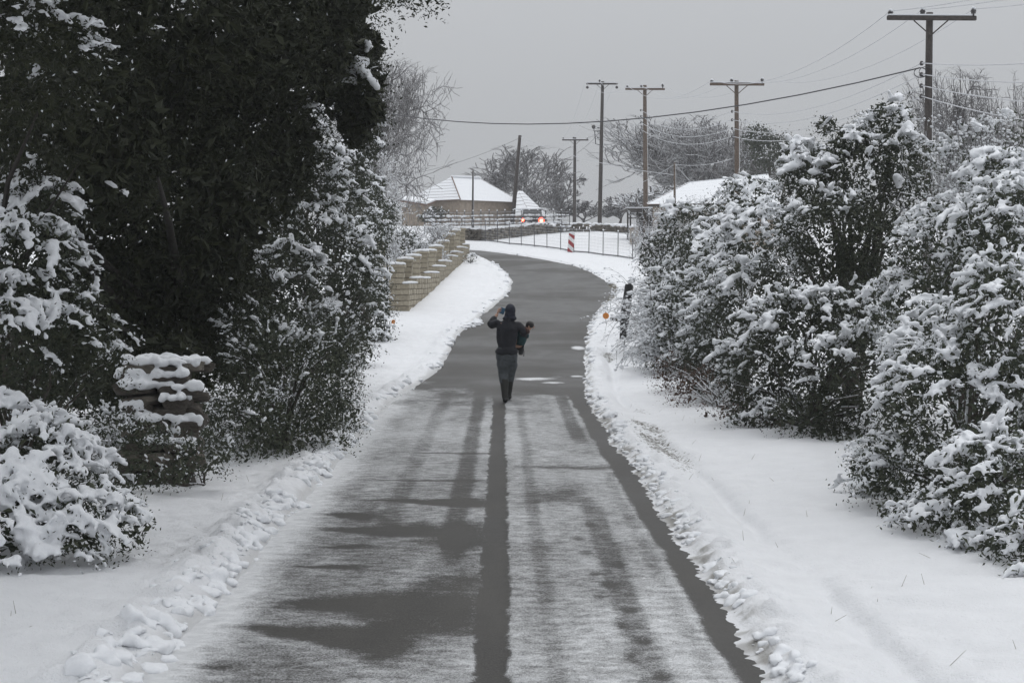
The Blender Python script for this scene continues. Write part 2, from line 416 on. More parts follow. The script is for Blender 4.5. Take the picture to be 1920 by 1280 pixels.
fan(.02, .75, 17.2, 17.6, .7, .30, .5); fan(.05, 1.25, 20.2, 20.0, .25, .3, .6)
fan(.10, 1.6, 33.3, 32.2, 1.7, .75, .8)
for px, py in [(1115, 1075), (1140, 1097), (1125, 1120), (1180, 1145), (1165, 1172), (1205, 1205), (1180, 1237), (1240, 1270), (1160, 1060), (1098, 1038), (1085, 1010), (1110, 985)]:
    fx, fy = hit(px, py)
    cov -= .26 * np.exp(-(((RX - fx) / .05) ** 2 + ((RY - fy) / .13) ** 2 + 1.2 * (fbm(RX * 16, RY * 8, seed=24) - .5)) ** 2)
far = sst(29.0, 39.5, RY + 8.0 * (fbm(xs * 1.0, RY * .9, o=5, seed=61) - .5) + 2.0 * (fbm(xs * .5, RY * .4, seed=63) - .5))
cov = cov * (1 - far) + far * (-.42 + .55 * sst(.5, .8, fbm(xs * 1.6, RY * .22, o=4, seed=62)) + .25 * sst(.55, .75, fbm(xs * .5, RY * .9, o=3, seed=64)) * (RY < 60))
for (px, py, w, h) in [(1000, 711, .42, .35), (1035, 718, .24, .22), (1082, 706, .17, .25), (1085, 653, .20, .5), (1060, 575, .8, .25), (1000, 600, .7, .2)]:
    fx, fy = hit(px, py); cov += (1.1 if py > 640 else .35) * np.exp(-(((RX - fx) / w) ** 2 + ((RY - fy) / h) ** 2) ** 1.5)
for (px, py, w, h, a) in [(880, 607, .25, 1.0, 1.4)]:
    fx, fy = hit(px, py); cov += a * np.exp(-(((RX - fx) / w) ** 2 + ((RY - fy) / h) ** 2) ** 2) * sst(.3, .6, fbm(RX * 6, RY * 3, seed=66))
RZ = prof(RY) + .012 * np.clip(cov, 0, 1) + .01 * (fbm(xs * .7, RY * .3, seed=71) - .5)
wet = np.clip(.25 + .75 * far * sst(.3, .7, fbm(xs * .45, RY * .55, o=4, seed=72)) + .5 * (fbm(xs * 1.5, RY * .4, seed=73) - .5), 0, 1)
nr, ncol = RX.shape; idx = np.arange(nr * ncol).reshape(nr, ncol)
quads = np.stack([idx[:-1, :-1], idx[:-1, 1:], idx[1:, 1:], idx[1:, :-1]], -1).reshape(-1, 4)
structure(link('road', mesh_from('road', np.stack([RX, RY, RZ], -1).reshape(-1, 3), quads, True,
          {'snow': ('POINT', np.clip(cov, -.6, 1.2).ravel()), 'wet': ('POINT', wet.ravel())}), M_road))

# ------------------------------------------------------------------ blob, leaf and twig mesh makers
def _ico(sub):
    bm = bmesh.new(); bmesh.ops.create_icosphere(bm, subdivisions=sub, radius=1)
    bm.verts.ensure_lookup_table()
    v = np.array([x.co[:] for x in bm.verts]); f = np.array([[q.index for q in p.verts] for p in bm.faces]); bm.free()
    return v, f
ICO1, ICO2 = _ico(1), _ico(2)
def blobs(c, r, ico=ICO2, jit=.12, g=rng):
    """c (N,3), r (N,3) -> verts, faces of slightly irregular lumps"""
    v0, f0 = ico; n = len(c)
    a = g.uniform(0, 6.283, n); ca, sa = np.cos(a)[:, None], np.sin(a)[:, None]
    v = v0[None] * (1 + g.uniform(-jit, jit, (n, len(v0), 1)))
    v = v * r[:, None, :]
    v = np.stack([v[..., 0] * ca - v[..., 1] * sa, v[..., 0] * sa + v[..., 1] * ca, v[..., 2]], -1) + c[:, None, :]
    f = f0[None] + (np.arange(n) * len(v0))[:, None, None]
    return v.reshape(-1, 3), f.reshape(-1, 3)
def remeshed(name, v, f, voxel, wob=0.0):
    me = mesh_from(name + '_raw', v, f)
    o = bpy.data.objects.new('remesh_work', me); C.objects.link(o)
    md = o.modifiers.new('r', 'REMESH'); md.mode = 'VOXEL'; md.voxel_size = voxel; md.use_smooth_shade = True
    dg = bpy.context.evaluated_depsgraph_get()
    out = bpy.data.meshes.new_from_object(o.evaluated_get(dg))
    bpy.data.objects.remove(o); bpy.data.meshes.remove(me)
    out.name = name
    n = len(out.vertices)
    if wob and n:
        co = np.empty(n * 3, np.float32); out.vertices.foreach_get('co', co); co = co.reshape(-1, 3)
        k = 1.6 / max(wob, 1e-3) * .16
        co = co + wob * (np.stack([vnoise(co[:, 0] * k, co[:, 1] * k, co[:, 2] * k, s) for s in (1, 2, 3)], 1) - .5).astype(np.float32)
        out.vertices.foreach_set('co', co.ravel())
    out.polygons.foreach_set('use_smooth', np.ones(len(out.polygons), bool)); out.update()
    return out
def unit(a): return a / np.maximum(np.linalg.norm(a, axis=-1, keepdims=True), 1e-9)
def leaves(c, size, frost, g=rng, axis=None):
    n = len(c); a = unit(g.normal(size=(n, 3)) + (0 if axis is None else axis * .9))
    b = unit(np.cross(a, g.normal(size=(n, 3))))
    l = (size * g.uniform(.6, 1.25, n))[:, None]; w = l * g.uniform(.32, .5, n)[:, None]
    nrm = np.cross(a, b) * l * .12
    v = np.stack([c - a * l * .5, c + b * w * .5 + nrm, c + a * l * .5, c - b * w * .5 + nrm], 1).reshape(-1, 3)
    f = np.arange(n * 4).reshape(n, 4)
    return v, f, {'var': ('FACE', g.uniform(0, 1, n)), 'frost': ('FACE', frost)}
def twigs(p0, p1, r0, r1, n=3):
    """many tapered prisms"""
    d = unit(p1 - p0); h = np.where(np.abs(d[:, 2:3]) < .9, np.array([[0, 0, 1.]]), np.array([[1., 0, 0]]))
    u = unit(np.cross(d, h)); w = np.cross(d, u)
    ring = [u * math.cos(t * 6.2832 / n + .5) + w * math.sin(t * 6.2832 / n + .5) for t in range(n)]
    v = np.stack([p0 + q * r0[:, None] for q in ring] + [p1 + q * r1[:, None] for q in ring], 1)
    base = np.arange(len(p0))[:, None] * 2 * n
    f = np.stack([base + np.array([t, (t + 1) % n, n + (t + 1) % n, n + t]) for t in range(n)], 1).reshape(-1, 4)
    return v.reshape(-1, 3), f
def scr(px, py, Y, rpx, rpy, depth, snow=1.0, leaf=1.0):
    """an ellipsoid lobe of foliage: its place in the photograph, distance, half sizes in photograph pixels, half depth in metres"""
    return (P(px, py, Y), np.array([rpx / F * Y, depth, rpy / F * Y]), snow, leaf)

def shrub(name, label, cat, lobes, base, leafmat=None, group=None, density=9.0, spray=.34, leaf=.05, nleaf=16, inner=350,
          blob=.055, voxel=.028, snow=.7, droop=.35, limbs=22, trunk_r=.06, spread=.07, frost=.12, reach=0.0, snowmat=None, jag=.3, outw=.7, up=.15, seed=0, lat=2, fill=2.2, more=.25, bark=None, reach_in=.8):
    g = np.random.default_rng(seed + 100)
    leafmat = leafmat or M_ever
    base = np.array(base, float); base[2] = float(ground(base[0], base[1])) - .05
    root = thing(name, label, cat, base, group)
    cs = np.array([l[0] for l in lobes]); rs = np.array([l[1] for l in lobes]); sw = np.array([l[2] for l in lobes]); lw = np.array([l[3] for l in lobes])
    area = np.array([4 * math.pi * ((a * b) ** 1.6 / 3 + (a * c) ** 1.6 / 3 + (b * c) ** 1.6 / 3) ** (1 / 1.6) for a, b, c in rs])
    n = int(density * area.sum())
    li = g.choice(len(lobes), n, p=area / area.sum())
    u = unit(g.normal(size=(n, 3)))
    keep = ~((u[:, 1] > .3) & (g.uniform(size=n) < .7)) & (u[:, 2] > -.8)
    li, u = li[keep], u[keep]
    nz = 1 + jag * (fbm(u[:, 0] * 2.2 + li * 7.3, u[:, 1] * 2.2, u[:, 2] * 2.2, 3, seed) - .55) * 2 + g.uniform(-.10, .12, len(u))
    p = cs[li] + rs[li] * u * nz[:, None]
    ok = np.ones(len(p), bool)
    for j in range(len(lobes)):
        q = (((p - cs[j]) / rs[j]) ** 2).sum(1)
        ok &= (q > .72) | (li == j)
    ok &= p[:, 2] > ground(p[:, 0], p[:, 1]) + .04
    p, u, li = p[ok], u[ok], li[ok]
    nrm = unit(u / rs[li])
    hor = nrm * np.array([1, 1, 0.])
    d = unit(nrm * .35 + hor * outw + g.normal(size=p.shape) * .38 + np.array([0, 0, up]))
    ln = spray * g.uniform(.55, 1.35, len(p))
    K = 6
    t = np.linspace(0, 1, K)
    pts = p[:, None] + d[:, None] * ((t - .6)[None, :, None] * ln[:, None, None])
    pts[..., 2] -= droop * ln[:, None] * (t ** 2)[None]
    side = unit(np.cross(d, np.array([0, 0, 1.])))
    # --- leaves
    parts_v, parts_f, av, af = [], [], [], []
    m = max(1, int(nleaf))
    ti = g.uniform(0, 1, (len(p), m))
    ii = ti * (K - 1); i0 = np.clip(ii.astype(int), 0, K - 2); fr = (ii - i0)[..., None]
    rows = np.arange(len(p))[:, None]
    lp = pts[rows, i0] * (1 - fr) + pts[rows, i0 + 1] * fr
    lp = lp + g.normal(size=lp.shape) * spread + side[:, None] * (g.normal(size=ti.shape) * spread * 1.3)[..., None] - np.array([0, 0, spread * .6])
    kl = g.uniform(size=ti.shape) < lw[li][:, None]
    exn = fbm(p[:, 0] * 2.5, p[:, 1] * 2.5, p[:, 2] * 2.5, 2, seed + 9)
    fr_l = (g.uniform(size=ti.shape) < (frost * 1.5 * sst(.35, .65, exn) * np.clip(nrm[:, 2] + .8, .15, 1.5))[:, None]).astype(float)
    c_all = [lp[kl]]; f_all = [fr_l[kl]]
    vol = (rs.prod(1) * 4.19) ** (2 / 3)
    ni = int(inner * vol.sum())
    lj = g.choice(len(lobes), ni, p=vol / vol.sum())
    q = unit(g.normal(size=(ni, 3))) * (g.uniform(.25, .93, ni) ** .6)[:, None]
    ip = cs[lj] + rs[lj] * q; ip = ip[ip[:, 2] > ground(ip[:, 0], ip[:, 1])]
    c_all.append(ip); f_all.append(np.zeros(len(ip)))
    sz = np.concatenate([np.full(len(c_all[0]), leaf), np.full(len(ip), leaf * fill)]); c_all = np.concatenate(c_all); f_all = np.concatenate(f_all)
    v, f, at = leaves(c_all, sz, f_all, g)
    link('crown', mesh_from('crown', v, f, False, at), leafmat, root, 'stuff')
    # --- snow lying along the sprays
    ex = np.clip(nrm[:, 2] * .75 + .62, 0, 1.2) * sw[li] * snow + (fbm(p[:, 0] * 1.6, p[:, 1] * 1.6, p[:, 2] * 1.6, 3, seed + 5) - .5) * 1.1
    cell = np.floor(p[:, :2] / .35).astype(int); key = cell[:, 0] * 100003 + cell[:, 1]
    order = np.argsort(key); ks = key[order]; zs = p[order, 2]; st_ = np.flatnonzero(np.r_[True, ks[1:] != ks[:-1]])
    zm = np.repeat(np.maximum.reduceat(zs, st_), np.diff(np.r_[st_, len(ks)])); zmax = np.empty(len(p)); zmax[order] = zm
    ex = ex * (.55 + .45 * np.exp(-(zmax - p[:, 2]) / .6))      # boughs below others catch less snow
    has = ex > g.uniform(.15, .85, len(p))
    if has.any() and blob > 0:
        hp, hd, hs = pts[has], d[has], side[has]
        he = np.clip(ex[has], .3, 1.2)
        bc, br = [], []; nh = len(hp); row = np.arange(nh); NS = 11
        size = blob * g.lognormal(0, .30, nh) * (.8 + .3 * he) * (.45 + 1.1 * fbm(p[has][:, 0] * 1.3, p[has][:, 1] * 1.3, p[has][:, 2] * 1.3, 3, seed + 7))
        def lay(c, r, keep):                     # a lump settled on top of the twig
            bc.append((c + np.array([0, 0, 1.]) * (r * .5)[:, None])[keep]); br.append(np.stack([r, r, r * .82], 1)[keep])
        gap = g.uniform(0, 1, (nh, 1)); und = g.uniform(0, 6.28, nh)
        for k in range(NS):
            x = np.full(nh, k / (NS - 1.) * (K - 1)); i = np.minimum(x.astype(int), K - 2); fr = (x - i)[:, None]
            c = hp[row, i] * (1 - fr) + hp[row, i + 1] * fr
            r = size * (.72 + .28 * np.sin(und + k * 1.3) + .18 * g.normal(size=nh)) * (.65 + .35 * math.sin(math.pi * (k + 1.5) / (NS + 1.5)))
            r = np.clip(r, blob * .35, blob * 2)
            lay(c + g.normal(size=(nh, 3)) * blob * .25, r, g.uniform(size=nh) < .92)
            sel = g.uniform(size=nh) < more      # heaps in the crook of leaves
            lay(c + hs * (g.normal(size=nh) * blob * 1.1)[:, None] + np.array([0, 0, .4]) * blob, r * g.uniform(.7, 1.35, nh), sel)
        for s in range(lat + 1):                 # side twigs with their own snow
            sg = 1 if s % 2 == 0 else -1
            k = g.integers(1, K - 1, nh); o0 = hp[row, k]
            dd = unit(hd * .7 + hs * sg * g.uniform(.4, 1.1, nh)[:, None] + np.array([0, 0, .1]))
            ll = ln[has] * g.uniform(.18, .42, nh); ok2 = g.uniform(size=nh) < .85
            for w in range(1, 6):
                q = w / 5.; c = o0 + dd * (ll * q)[:, None] - np.array([0, 0, 1.]) * (droop * ll * q * q * .8)[:, None]
                lay(c, size * .72 * (1.05 - .45 * q) * g.uniform(.75, 1.2, nh), ok2)
        bc, br = np.concatenate(bc), np.concatenate(br)
        sm = remeshed('snow', *blobs(bc, br, ICO1, .15, g), voxel, wob=voxel * 1.1)
        link('snow', sm, snowmat or M_snow, root, 'stuff')
    # --- trunk and limbs
    if limbs:
        mb = MB(); b0 = Vector(base)
        pick = g.choice(len(p), min(limbs, len(p)), replace=False)
        for i in pick:
            e = b0.lerp(Vector(p[i]), reach_in); h = max(e.z - b0.z, .2)
            fork = b0 + Vector(((e.x - b0.x) * .18 + g.normal() * .04, (e.y - b0.y) * .18 + g.normal() * .04, h * g.uniform(.25, .5)))
            mid = fork.lerp(e, .55) + Vector((g.normal() * .08, g.normal() * .08, h * .12))
            rr = trunk_r * g.uniform(.35, .7)
            mb.tube([b0 + Vector((g.normal() * trunk_r * .5, g.normal() * trunk_r * .5, 0)), fork, mid, e], [rr, rr * .8, rr * .45, rr * .15], 5, False)
        mb.build('trunk', bark or M_bark, root, True)
    return root

def bare_tree(name, label, cat, base, height, spread=.9, levels=5, kids=(5, 4, 4, 3, 3), r0=None, mat=None, group=None, seed=0, trunk=.28, gravity=.0, minr=.008, stems=1, flare=.55, ratio=.62, snowy=0, lift=.25, width=1.0, fit=None):
    """leafless tree: every order of branch a set of bent tapered twigs"""
    g = np.random.default_rng(seed + 500); mat = mat or M_twig_far
    base = np.array(base, float); base[2] = float(ground(base[0], base[1])) - .05
    root = thing(name, label, cat, base, group)
    r0 = r0 or height * .018
    if stems == 1:
        p = base[None]; d = unit(np.array([[g.normal() * .05, g.normal() * .05, 1.]])); ln = np.array([height * trunk * 1.35]); r = np.array([r0])
    else:
        p = base[None] + g.normal(size=(stems, 3)) * np.array([.15, .15, 0]) * height * .12
        a = g.uniform(0, 6.283, stems); s = flare * g.uniform(.2, 1.2, stems)
        d = unit(np.stack([np.cos(a) * s, np.sin(a) * s * .8, np.ones(stems)], 1)); ln = height * g.uniform(.3, .55, stems); r = np.full(stems, r0)
    tv, tf, off = [], [], 0
    trunkv = None
    snow_c, snow_r = [], []
    trunk_obj = None
    for lev in range(levels + 1):
        nseg = 3 if lev < levels - 1 else 2
        q = p.copy(); dd = d.copy(); nodes = [q.copy()]; dirs = [dd.copy()]
        for sgm in range(nseg):
            dd = unit(dd + g.normal(size=dd.shape) * (.10 if lev == 0 else .20) + np.array([0, 0, (lift if lev > 0 else 0) * .25 - gravity * (lev > 0) * (sgm + 1) * .5]))
            q2 = q + dd * (ln / nseg)[:, None]
            ra = r * (1 - .28 * sgm / 1.0); rb = r * (1 - .28 * (sgm + 1))
            v, f = twigs(q, q2, np.maximum(ra, minr), np.maximum(np.maximum(rb, r * .16), minr * .8), 3 if lev > 1 else 6)
            if lev <= 1 and trunkv is None and lev == 0: pass
            tv.append(v); tf.append(f + off); off += len(v)
            if snowy and lev >= 2:
                snow_c.append((q + q2) / 2 + np.array([0, 0, 1.]) * np.maximum(ra, minr)[:, None]); snow_r.append(np.stack([np.full(len(q), snowy)] * 3, 1) * g.uniform(.6, 1.3, (len(q), 1)))
            q = q2; nodes.append(q.copy()); dirs.append(dd.copy())
        if lev == 0:
            nv = sum(len(x) for x in tv)
            trunk_obj = (np.concatenate(tv), np.concatenate(tf))
            tv, tf, off = [], [], 0
        if lev == levels: break
        nk = kids[min(lev, len(kids) - 1)]
        np_, nd_, nl_, nr_ = [], [], [], []
        for k in range(nk):
            tpos = g.uniform(.35 if lev > 0 else .45, 1.0, len(p)) if k else np.full(len(p), 1.0)
            x = tpos * nseg; i = np.clip(x.astype(int), 0, nseg - 1); fr = (x - i)[:, None]
            N = np.stack(nodes, 1); D = np.stack(dirs, 1); row = np.arange(len(p))
            s = N[row, i] * (1 - fr) + N[row, i + 1] * fr; bd = D[row, i + 1]
            perp = unit(np.cross(bd, g.normal(size=bd.shape)))
            ang = (spread * g.uniform(.55, 1.25, len(p)) * (.45 if k == 0 else 1))[:, None]
            nd2 = unit(bd * np.cos(ang) + perp * np.sin(ang) * np.array([width, width, 1]) + np.array([0, 0, lift * .3]))
            np_.append(s); nd_.append(nd2); nl_.append((ln if (lev > 0 or stems > 1) else ln * 1.15) * ratio * g.uniform(.7, 1.25, len(p))); nr_.append(r * (.62 if k else .75) * g.uniform(.75, 1.0, len(p)))
        p, d, ln, r = np.concatenate(np_), np.concatenate(nd_), np.concatenate(nl_), np.concatenate(nr_)
        ok = p[:, 2] > ground(p[:, 0], p[:, 1]) - .1
        p, d, ln, r = p[ok], d[ok], ln[ok], r[ok]
    tv = np.concatenate(tv)
    fs = np.ones(3)
    if fit:                                           # real height and half width of the crown
        fs[2] = fit[0] * .96 / (np.percentile(tv[:, 2], 97.5) - base[2])
        lean = np.r_[np.median(tv[:, :2], 0) - base[:2], 0] / (np.median(tv[:, 2]) - base[2])
        straight = tv - lean * (tv[:, 2:3] - base[2])
        fs[0] = fs[1] = fit[1] / np.percentile(np.abs(straight[:, :2] - base[:2]).max(1), 93)
    else: lean = np.zeros(3)
    def fitv(v):
        q = (v - lean * (v[:, 2:3] - base[2]) - base) * fs
        if fit:
            H = fit[0]; h = q[:, 2]; q[:, 2] = np.where(h > .86 * H, .86 * H + .14 * H * np.tanh((h - .86 * H) / (.14 * H)), h)
        return base + q
    link('trunk', mesh_from('trunk', fitv(trunk_obj[0]), trunk_obj[1], True), M_bark if mat is not M_twig else mat, root)
    link('crown', mesh_from('crown', fitv(tv), np.concatenate(tf), True), mat, root, 'stuff')
    if snowy and snow_c:
        c = fitv(np.concatenate(snow_c)); rr = np.concatenate(snow_r); sel = g.uniform(size=len(c)) < .27
        link('snow', mesh_from('snow', *blobs(c[sel], rr[sel] * np.array([1.15, 1.15, .8]), ICO1, .2, g)), M_snow, root, 'stuff')
    return root

def weeping(name, label, base, n, height, reach, mat, seed, group=None, sub=8, rad=.012, dirx=0.0, diry=-.2, droop=1.0):
    """arching wands that bend over and hang, every one coated with snow"""
    g = np.random.default_rng(seed + 900)
    base = np.array(base, float); base[2] = float(ground(base[0], base[1])) - .05
    root = thing(name, label, 'shrub', base, group)
    def arc(p, d, L, k, drp):
        pts = [p]; dd = d.copy()
        for i in range(k):
            dd = unit(dd + np.array([0, 0, -drp]) * (i + 1) / k + g.normal(size=dd.shape) * .07)
            pts.append(pts[-1] + dd * (L / k)[:, None])
        return np.stack(pts, 1)
    p = base + g.normal(size=(n, 3)) * np.array([.25, .25, 0]) * reach
    a = g.uniform(0, 6.283, n); s = g.uniform(.15, 1.1, n)
    d = unit(np.stack([np.cos(a) * s + dirx, np.sin(a) * s + diry, np.full(n, 1.0)], 1))
    A = arc(p, d, height * g.uniform(.7, 1.4, n), 9, .33 * droop)
    vs, fs, off = [], [], 0
    def put(A, r, k=4):
        nonlocal off
        for i in range(A.shape[1] - 1):
            f0 = 1 - .8 * i / (A.shape[1] - 1); f1 = 1 - .8 * (i + 1) / (A.shape[1] - 1)
            v, f = twigs(A[:, i], A[:, i + 1], r * f0, r * f1, k); vs.append(v); fs.append(f + off); off += len(v)
    put(A, np.full(n, rad * 1.5))
    cs = [A[:, 2:].reshape(-1, 3)]
    for j in range(sub):
        i = g.integers(2, 9, n); row = np.arange(n)
        p2 = A[row, i]; dd = unit(A[row, np.minimum(i + 1, 9)] - A[row, i - 1])
        d2 = unit(dd + g.normal(size=dd.shape) * .6 + np.array([0, 0, .35]))
        B = arc(p2, d2, height * g.uniform(.25, .6, n), 6, .36 * droop); put(B, np.full(n, rad * .9), 3); cs.append(B[:, 1:].reshape(-1, 3))
        for jj in range(2):
            i2 = g.integers(1, 6, n); p3 = B[row, i2]; d3 = unit(unit(B[row, i2] - B[row, i2 - 1]) + g.normal(size=dd.shape) * .7)
            D = arc(p3, d3, height * g.uniform(.1, .25, n), 4, .4 * droop); put(D, np.full(n, rad * .6), 3); cs.append(D[:, 1:].reshape(-1, 3))
    v = np.concatenate(vs); f = np.concatenate(fs)
    link('stem', mesh_from('stem', v, f, True), mat, root, 'stuff')
    c = np.concatenate(cs); c = c[c[:, 2] > ground(c[:, 0], c[:, 1])]
    sel = g.uniform(size=len(c)) < .5; c = c[sel]
    r = rad * g.lognormal(.45, .35, len(c))
    bv = blobs(c + np.array([0, 0, 1.]) * r[:, None] * .6, np.stack([r * 1.5, r * 1.5, r], 1), ICO1, .2, g)
    link('snow', mesh_from('snow', *bv), M_snow, root, 'stuff')
    return root

# ------------------------------------------------------------------ lane wall: courses of cream block, pillars, snow caps
def place(name, me, parent, loc, rz=0.0, scale=None):
    o = bpy.data.objects.new(name, me); C.objects.link(o); o.parent = parent
    o.location = Vector([float(q) for q in loc]) - Vector(parent.location if parent.parent is None else (0, 0, 0)); o.rotation_euler = (0, 0, rz)
    if scale: o.scale = scale
    return o
def wall_x(Y): return -5.48 + .0379 * Y
PIL = [(743, 505), (760, 490), (770, 483), (785, 472), (806, 480), (815, 468), (829, 462), (840, 451), (851, 446), (860, 436)]
PY = [52.0, 54.6, 57.3, 60.3, 63.6, 66.6, 70.0, 73.4, 76.8, 80.4]
WANG = -math.atan(.0379)
wall = thing('garden_wall', 'cream block garden wall stepping uphill with snow capped pillars', 'wall', (wall_x(52), 52, prof(52)))
def stone_mesh(w, d, h, seed):
    g = random.Random(seed); mb = MB(); mb.box((0, 0, 0), (w, d, h)); me = mb.mesh('block', False, min(w, h) * .07)
    for v in me.vertices: v.co += Vector((g.uniform(-1, 1) * .006, g.uniform(-1, 1) * .006, g.uniform(-1, 1) * .005))
    return me
BL = []
for i in range(6):
    me = stone_mesh(.33, .33, .155, i); me.materials.append(M_block if i % 2 else M_block2); BL.append(me)
BP = []
for i in range(6):
    me = stone_mesh(.50, .27, .155, 20 + i); me.materials.append(M_block2 if i % 2 else M_block); BP.append(me)
core = MB(); caps = MB(); nblk = 0; rest = MB(); pillar_snow = ([], []); CH = .17
tops = []
for i, Y in enumerate(PY):
    x = wall_x(Y); zb = float(ground(x, Y)) - .06; hgt = (1.44, 1.42, 1.42, 1.46, 1.18, 1.28, 1.28, 1.32, 1.30, 1.32)[i] + .06
    n = int(hgt / CH); tops.append((x, Y, zb, n))
    core.box((x, Y, zb + n * CH / 2), (.38, .38, n * CH), WANG)
    for k in range(n):
        z = zb + (k + .5) * CH
        for q in range(2):
            e = Vector((0, (q - .5) * .225, 0)) if k % 2 else Vector(((q - .5) * .225, 0, 0)); e.rotate(Matrix.Rotation(WANG, 3, 'Z'))
            if nblk < 160:
                place('block', BP[(i * 3 + k + q) % 6], wall, (x + e.x, Y + e.y, z), WANG + (0 if k % 2 else R(90)) + random.uniform(-.02, .02), (random.uniform(.84, .9), random.uniform(.82, .86), 1)); nblk += 1
            else: rest.box((x + e.x, Y + e.y, z), (.44 if k % 2 else .215, .215 if k % 2 else .44, .155), WANG)
    zt = zb + n * CH
    place('cap_stone', (lambda m: (m.materials.append(M_block2), m)[1])(stone_mesh(.53, .53, .07, 50 + i)), wall, (x, Y, zt + .035), WANG)
    v, f = blobs(np.array([[x + a, Y + b, zt + .10] for a in (-.15, .15) for b in (-.15, .15)] + [[x, Y, zt + .11]]), np.array([[.14, .14, .06]] * 4 + [[.26, .26, .055]]), ICO2, .05)
    place('snow_cap', (lambda m: (m.materials.append(M_snow_fine), m)[1])(remeshed('snow_cap', v, f, .05)), wall, (0, 0, 0))
nb2 = 0; WO = .25                                   # the low wall runs along the road side of the pillars
STP = [(51.75, 54.3, .80)] + [(PY[i] - .3, PY[i + 1] - .3, h) for i, h in zip(range(1, 9), (.76, .60, .58, .56, .56, .58, .58, .60))] + [(PY[9] - .3, 81.2, .64)]
for i, (Y0, Y1, hp) in enumerate(STP):
    Ym = (Y0 + Y1) / 2
    zlo = float(ground(wall_x(Y0) + WO, Y0)) - .2
    ztop = float(ground(wall_x(Ym) + WO, Ym)) + hp
    n = max(2, int(round((ztop - zlo) / CH))); ln = (Y1 - Y0)
    xm = wall_x(Ym) + WO
    core.box((xm, Ym, zlo + n * CH / 2 - .02), (.20, ln - .16, n * CH - .04), WANG)
    for k in range(n):
        z = zlo + (k + .5) * CH; y = Y0 - (.2 if k % 2 else 0)
        while y < Y1 - .08:
            a, b = max(y, Y0), min(y + .42, Y1); yc = (a + b) / 2
            if z + .08 > float(ground(wall_x(yc) + WO, yc)):
                if i < 4 and nb2 < 140 and b - a > .3:
                    place('block', BL[(k * 5 + int(y * 7)) % 6], wall, (wall_x(yc) + WO + random.uniform(-.008, .008), yc, z), WANG, (.82, (b - a - .015) / .33, 1)); nb2 += 1
                else: rest.box((wall_x(yc) + WO + random.uniform(-.008, .008), yc, z), (.27, (b - a) - .014, .155), WANG)
            y += .42
    zt = zlo + n * CH
    c = np.array([[wall_x(yy) + WO + rng.normal() * .01, yy, zt + .03] for yy in np.arange(Y0 + .1, Y1 - .02, .14)])
    v, f = blobs(c, np.repeat([[.135, .2, .045]], len(c), 0) * rng.uniform(.92, 1.08, (len(c), 1)), ICO2, .05)
    place('snow_cap', (lambda m: (m.materials.append(M_snow_fine), m)[1])(remeshed('snow_cap', v, f, .04)), wall, (0, 0, 0))
core.build('mortar', M_mortar, wall)
rest.build('blockwork', M_block, wall, kind='stuff')

# gate pillar and iron gate at the near end of the wall
gp = thing('gate_pillar', 'taller stone gate pillar half hidden behind the snowy evergreen', 'pillar', P(707, 560, 53.5))
gpx, gpY = P(707, 0, 53.5)[0], 53.5; gz = float(ground(gpx, gpY)) - .05
for k in range(12):
    for q in (-1, 1):
        o = Vector((q * .13, 0, 0)) if k % 2 else Vector((0, q * .13, 0))
        place('block', BP[k % 6], gp, (gpx + o.x, gpY + o.y, gz + (k + .5) * CH), R(90) if k % 2 else 0, (1, .93, 1))
v, f = blobs(np.array([[gpx, gpY, gz + 12 * CH + .06]]), np.array([[.34, .34, .09]])); link('snow_cap', mesh_from('snow_cap', v, f), M_snow_fine, gp)
gt = thing('iron_gate', 'dark iron bar gate between the gate pillar and the garden wall', 'gate', (gpx + .3, 53, gz))
x1 = wall_x(52) - .28
for q in np.linspace(0, 1, 7):
    mb = MB(); xx = gpx + .3 + (x1 - gpx - .3) * q; yy = 53.5 + (52.1 - 53.5) * q; mb.tube([(xx, yy, gz + .1), (xx, yy, gz + 1.5 + .12 * math.sin(q * 3.14))], .014, 5); mb.build('bar', M_dark, gt)
for h in (.2, .8, 1.4):
    mb = MB(); mb.tube([(gpx + .3, 53.5, gz + h), (x1, 52.1, gz + h)], .018, 5); mb.build('rail', M_dark, gt)

# ------------------------------------------------------------------ wire fences beyond the bend
def fence(label, pts, h, nwire, post_r, post_snow=True, top=True):
    f = thing('wire_fence', label, 'fence', (pts[0][0], pts[0][1], float(ground(*pts[0])))); g = np.random.default_rng(len(pts))
    tops = []
    for (x, Y) in [(p[0], p[1]) for p in pts]:
        z = float(ground(x, Y)); mb = MB(); lean = g.normal() * .012
        mb.tube([(x, Y, z - .1), (x + lean, Y, z + h)], post_r, 6); p = mb.build('post', M_iron, f)
        if post_snow:
            v, q = blobs(np.array([[x + lean, Y, z + h + .02]]), np.array([[.045, .045, .05]]), ICO1); link('snow', mesh_from('snow', v, q), M_snow, p)
        tops.append((x, Y, z))
    for k in range(nwire):
        mb = MB(); hh = h * (k + .6) / nwire
        mb.tube([(x, Y, z + hh - (.01 if i % 2 else 0)) for i, (x, Y, z) in enumerate(tops)], .0045 if k < nwire - 1 else .008, 3, False)
        mb.build('wire', M_wire_frost, f)
    return f, tops
fpx = [(1212, 497), (1186, 491), (1158.6, 485.8), (1130.6, 482.6), (1104, 480), (1076, 477), (1051, 472.8), (1025.6, 469.8), (1002, 467), (977.5, 464), (955, 461.3), (933, 458.5), (910, 456), (888, 454), (866, 452), (846, 450)]
f1, ft = fence('long fence of thin iron posts and frosted wires around the outside of the bend', [hit(a, b) for a, b in fpx], 1.2, 8, .024)
mb = MB()
for i in range(len(ft) - 1):
    a, b = ft[i], ft[i + 1]; mb.tube([(a[0], a[1], a[2] + .05), (b[0], b[1], b[2] + .05)], .028, 4)
mb.build('base_rail', M_iron, f1)
vm = []
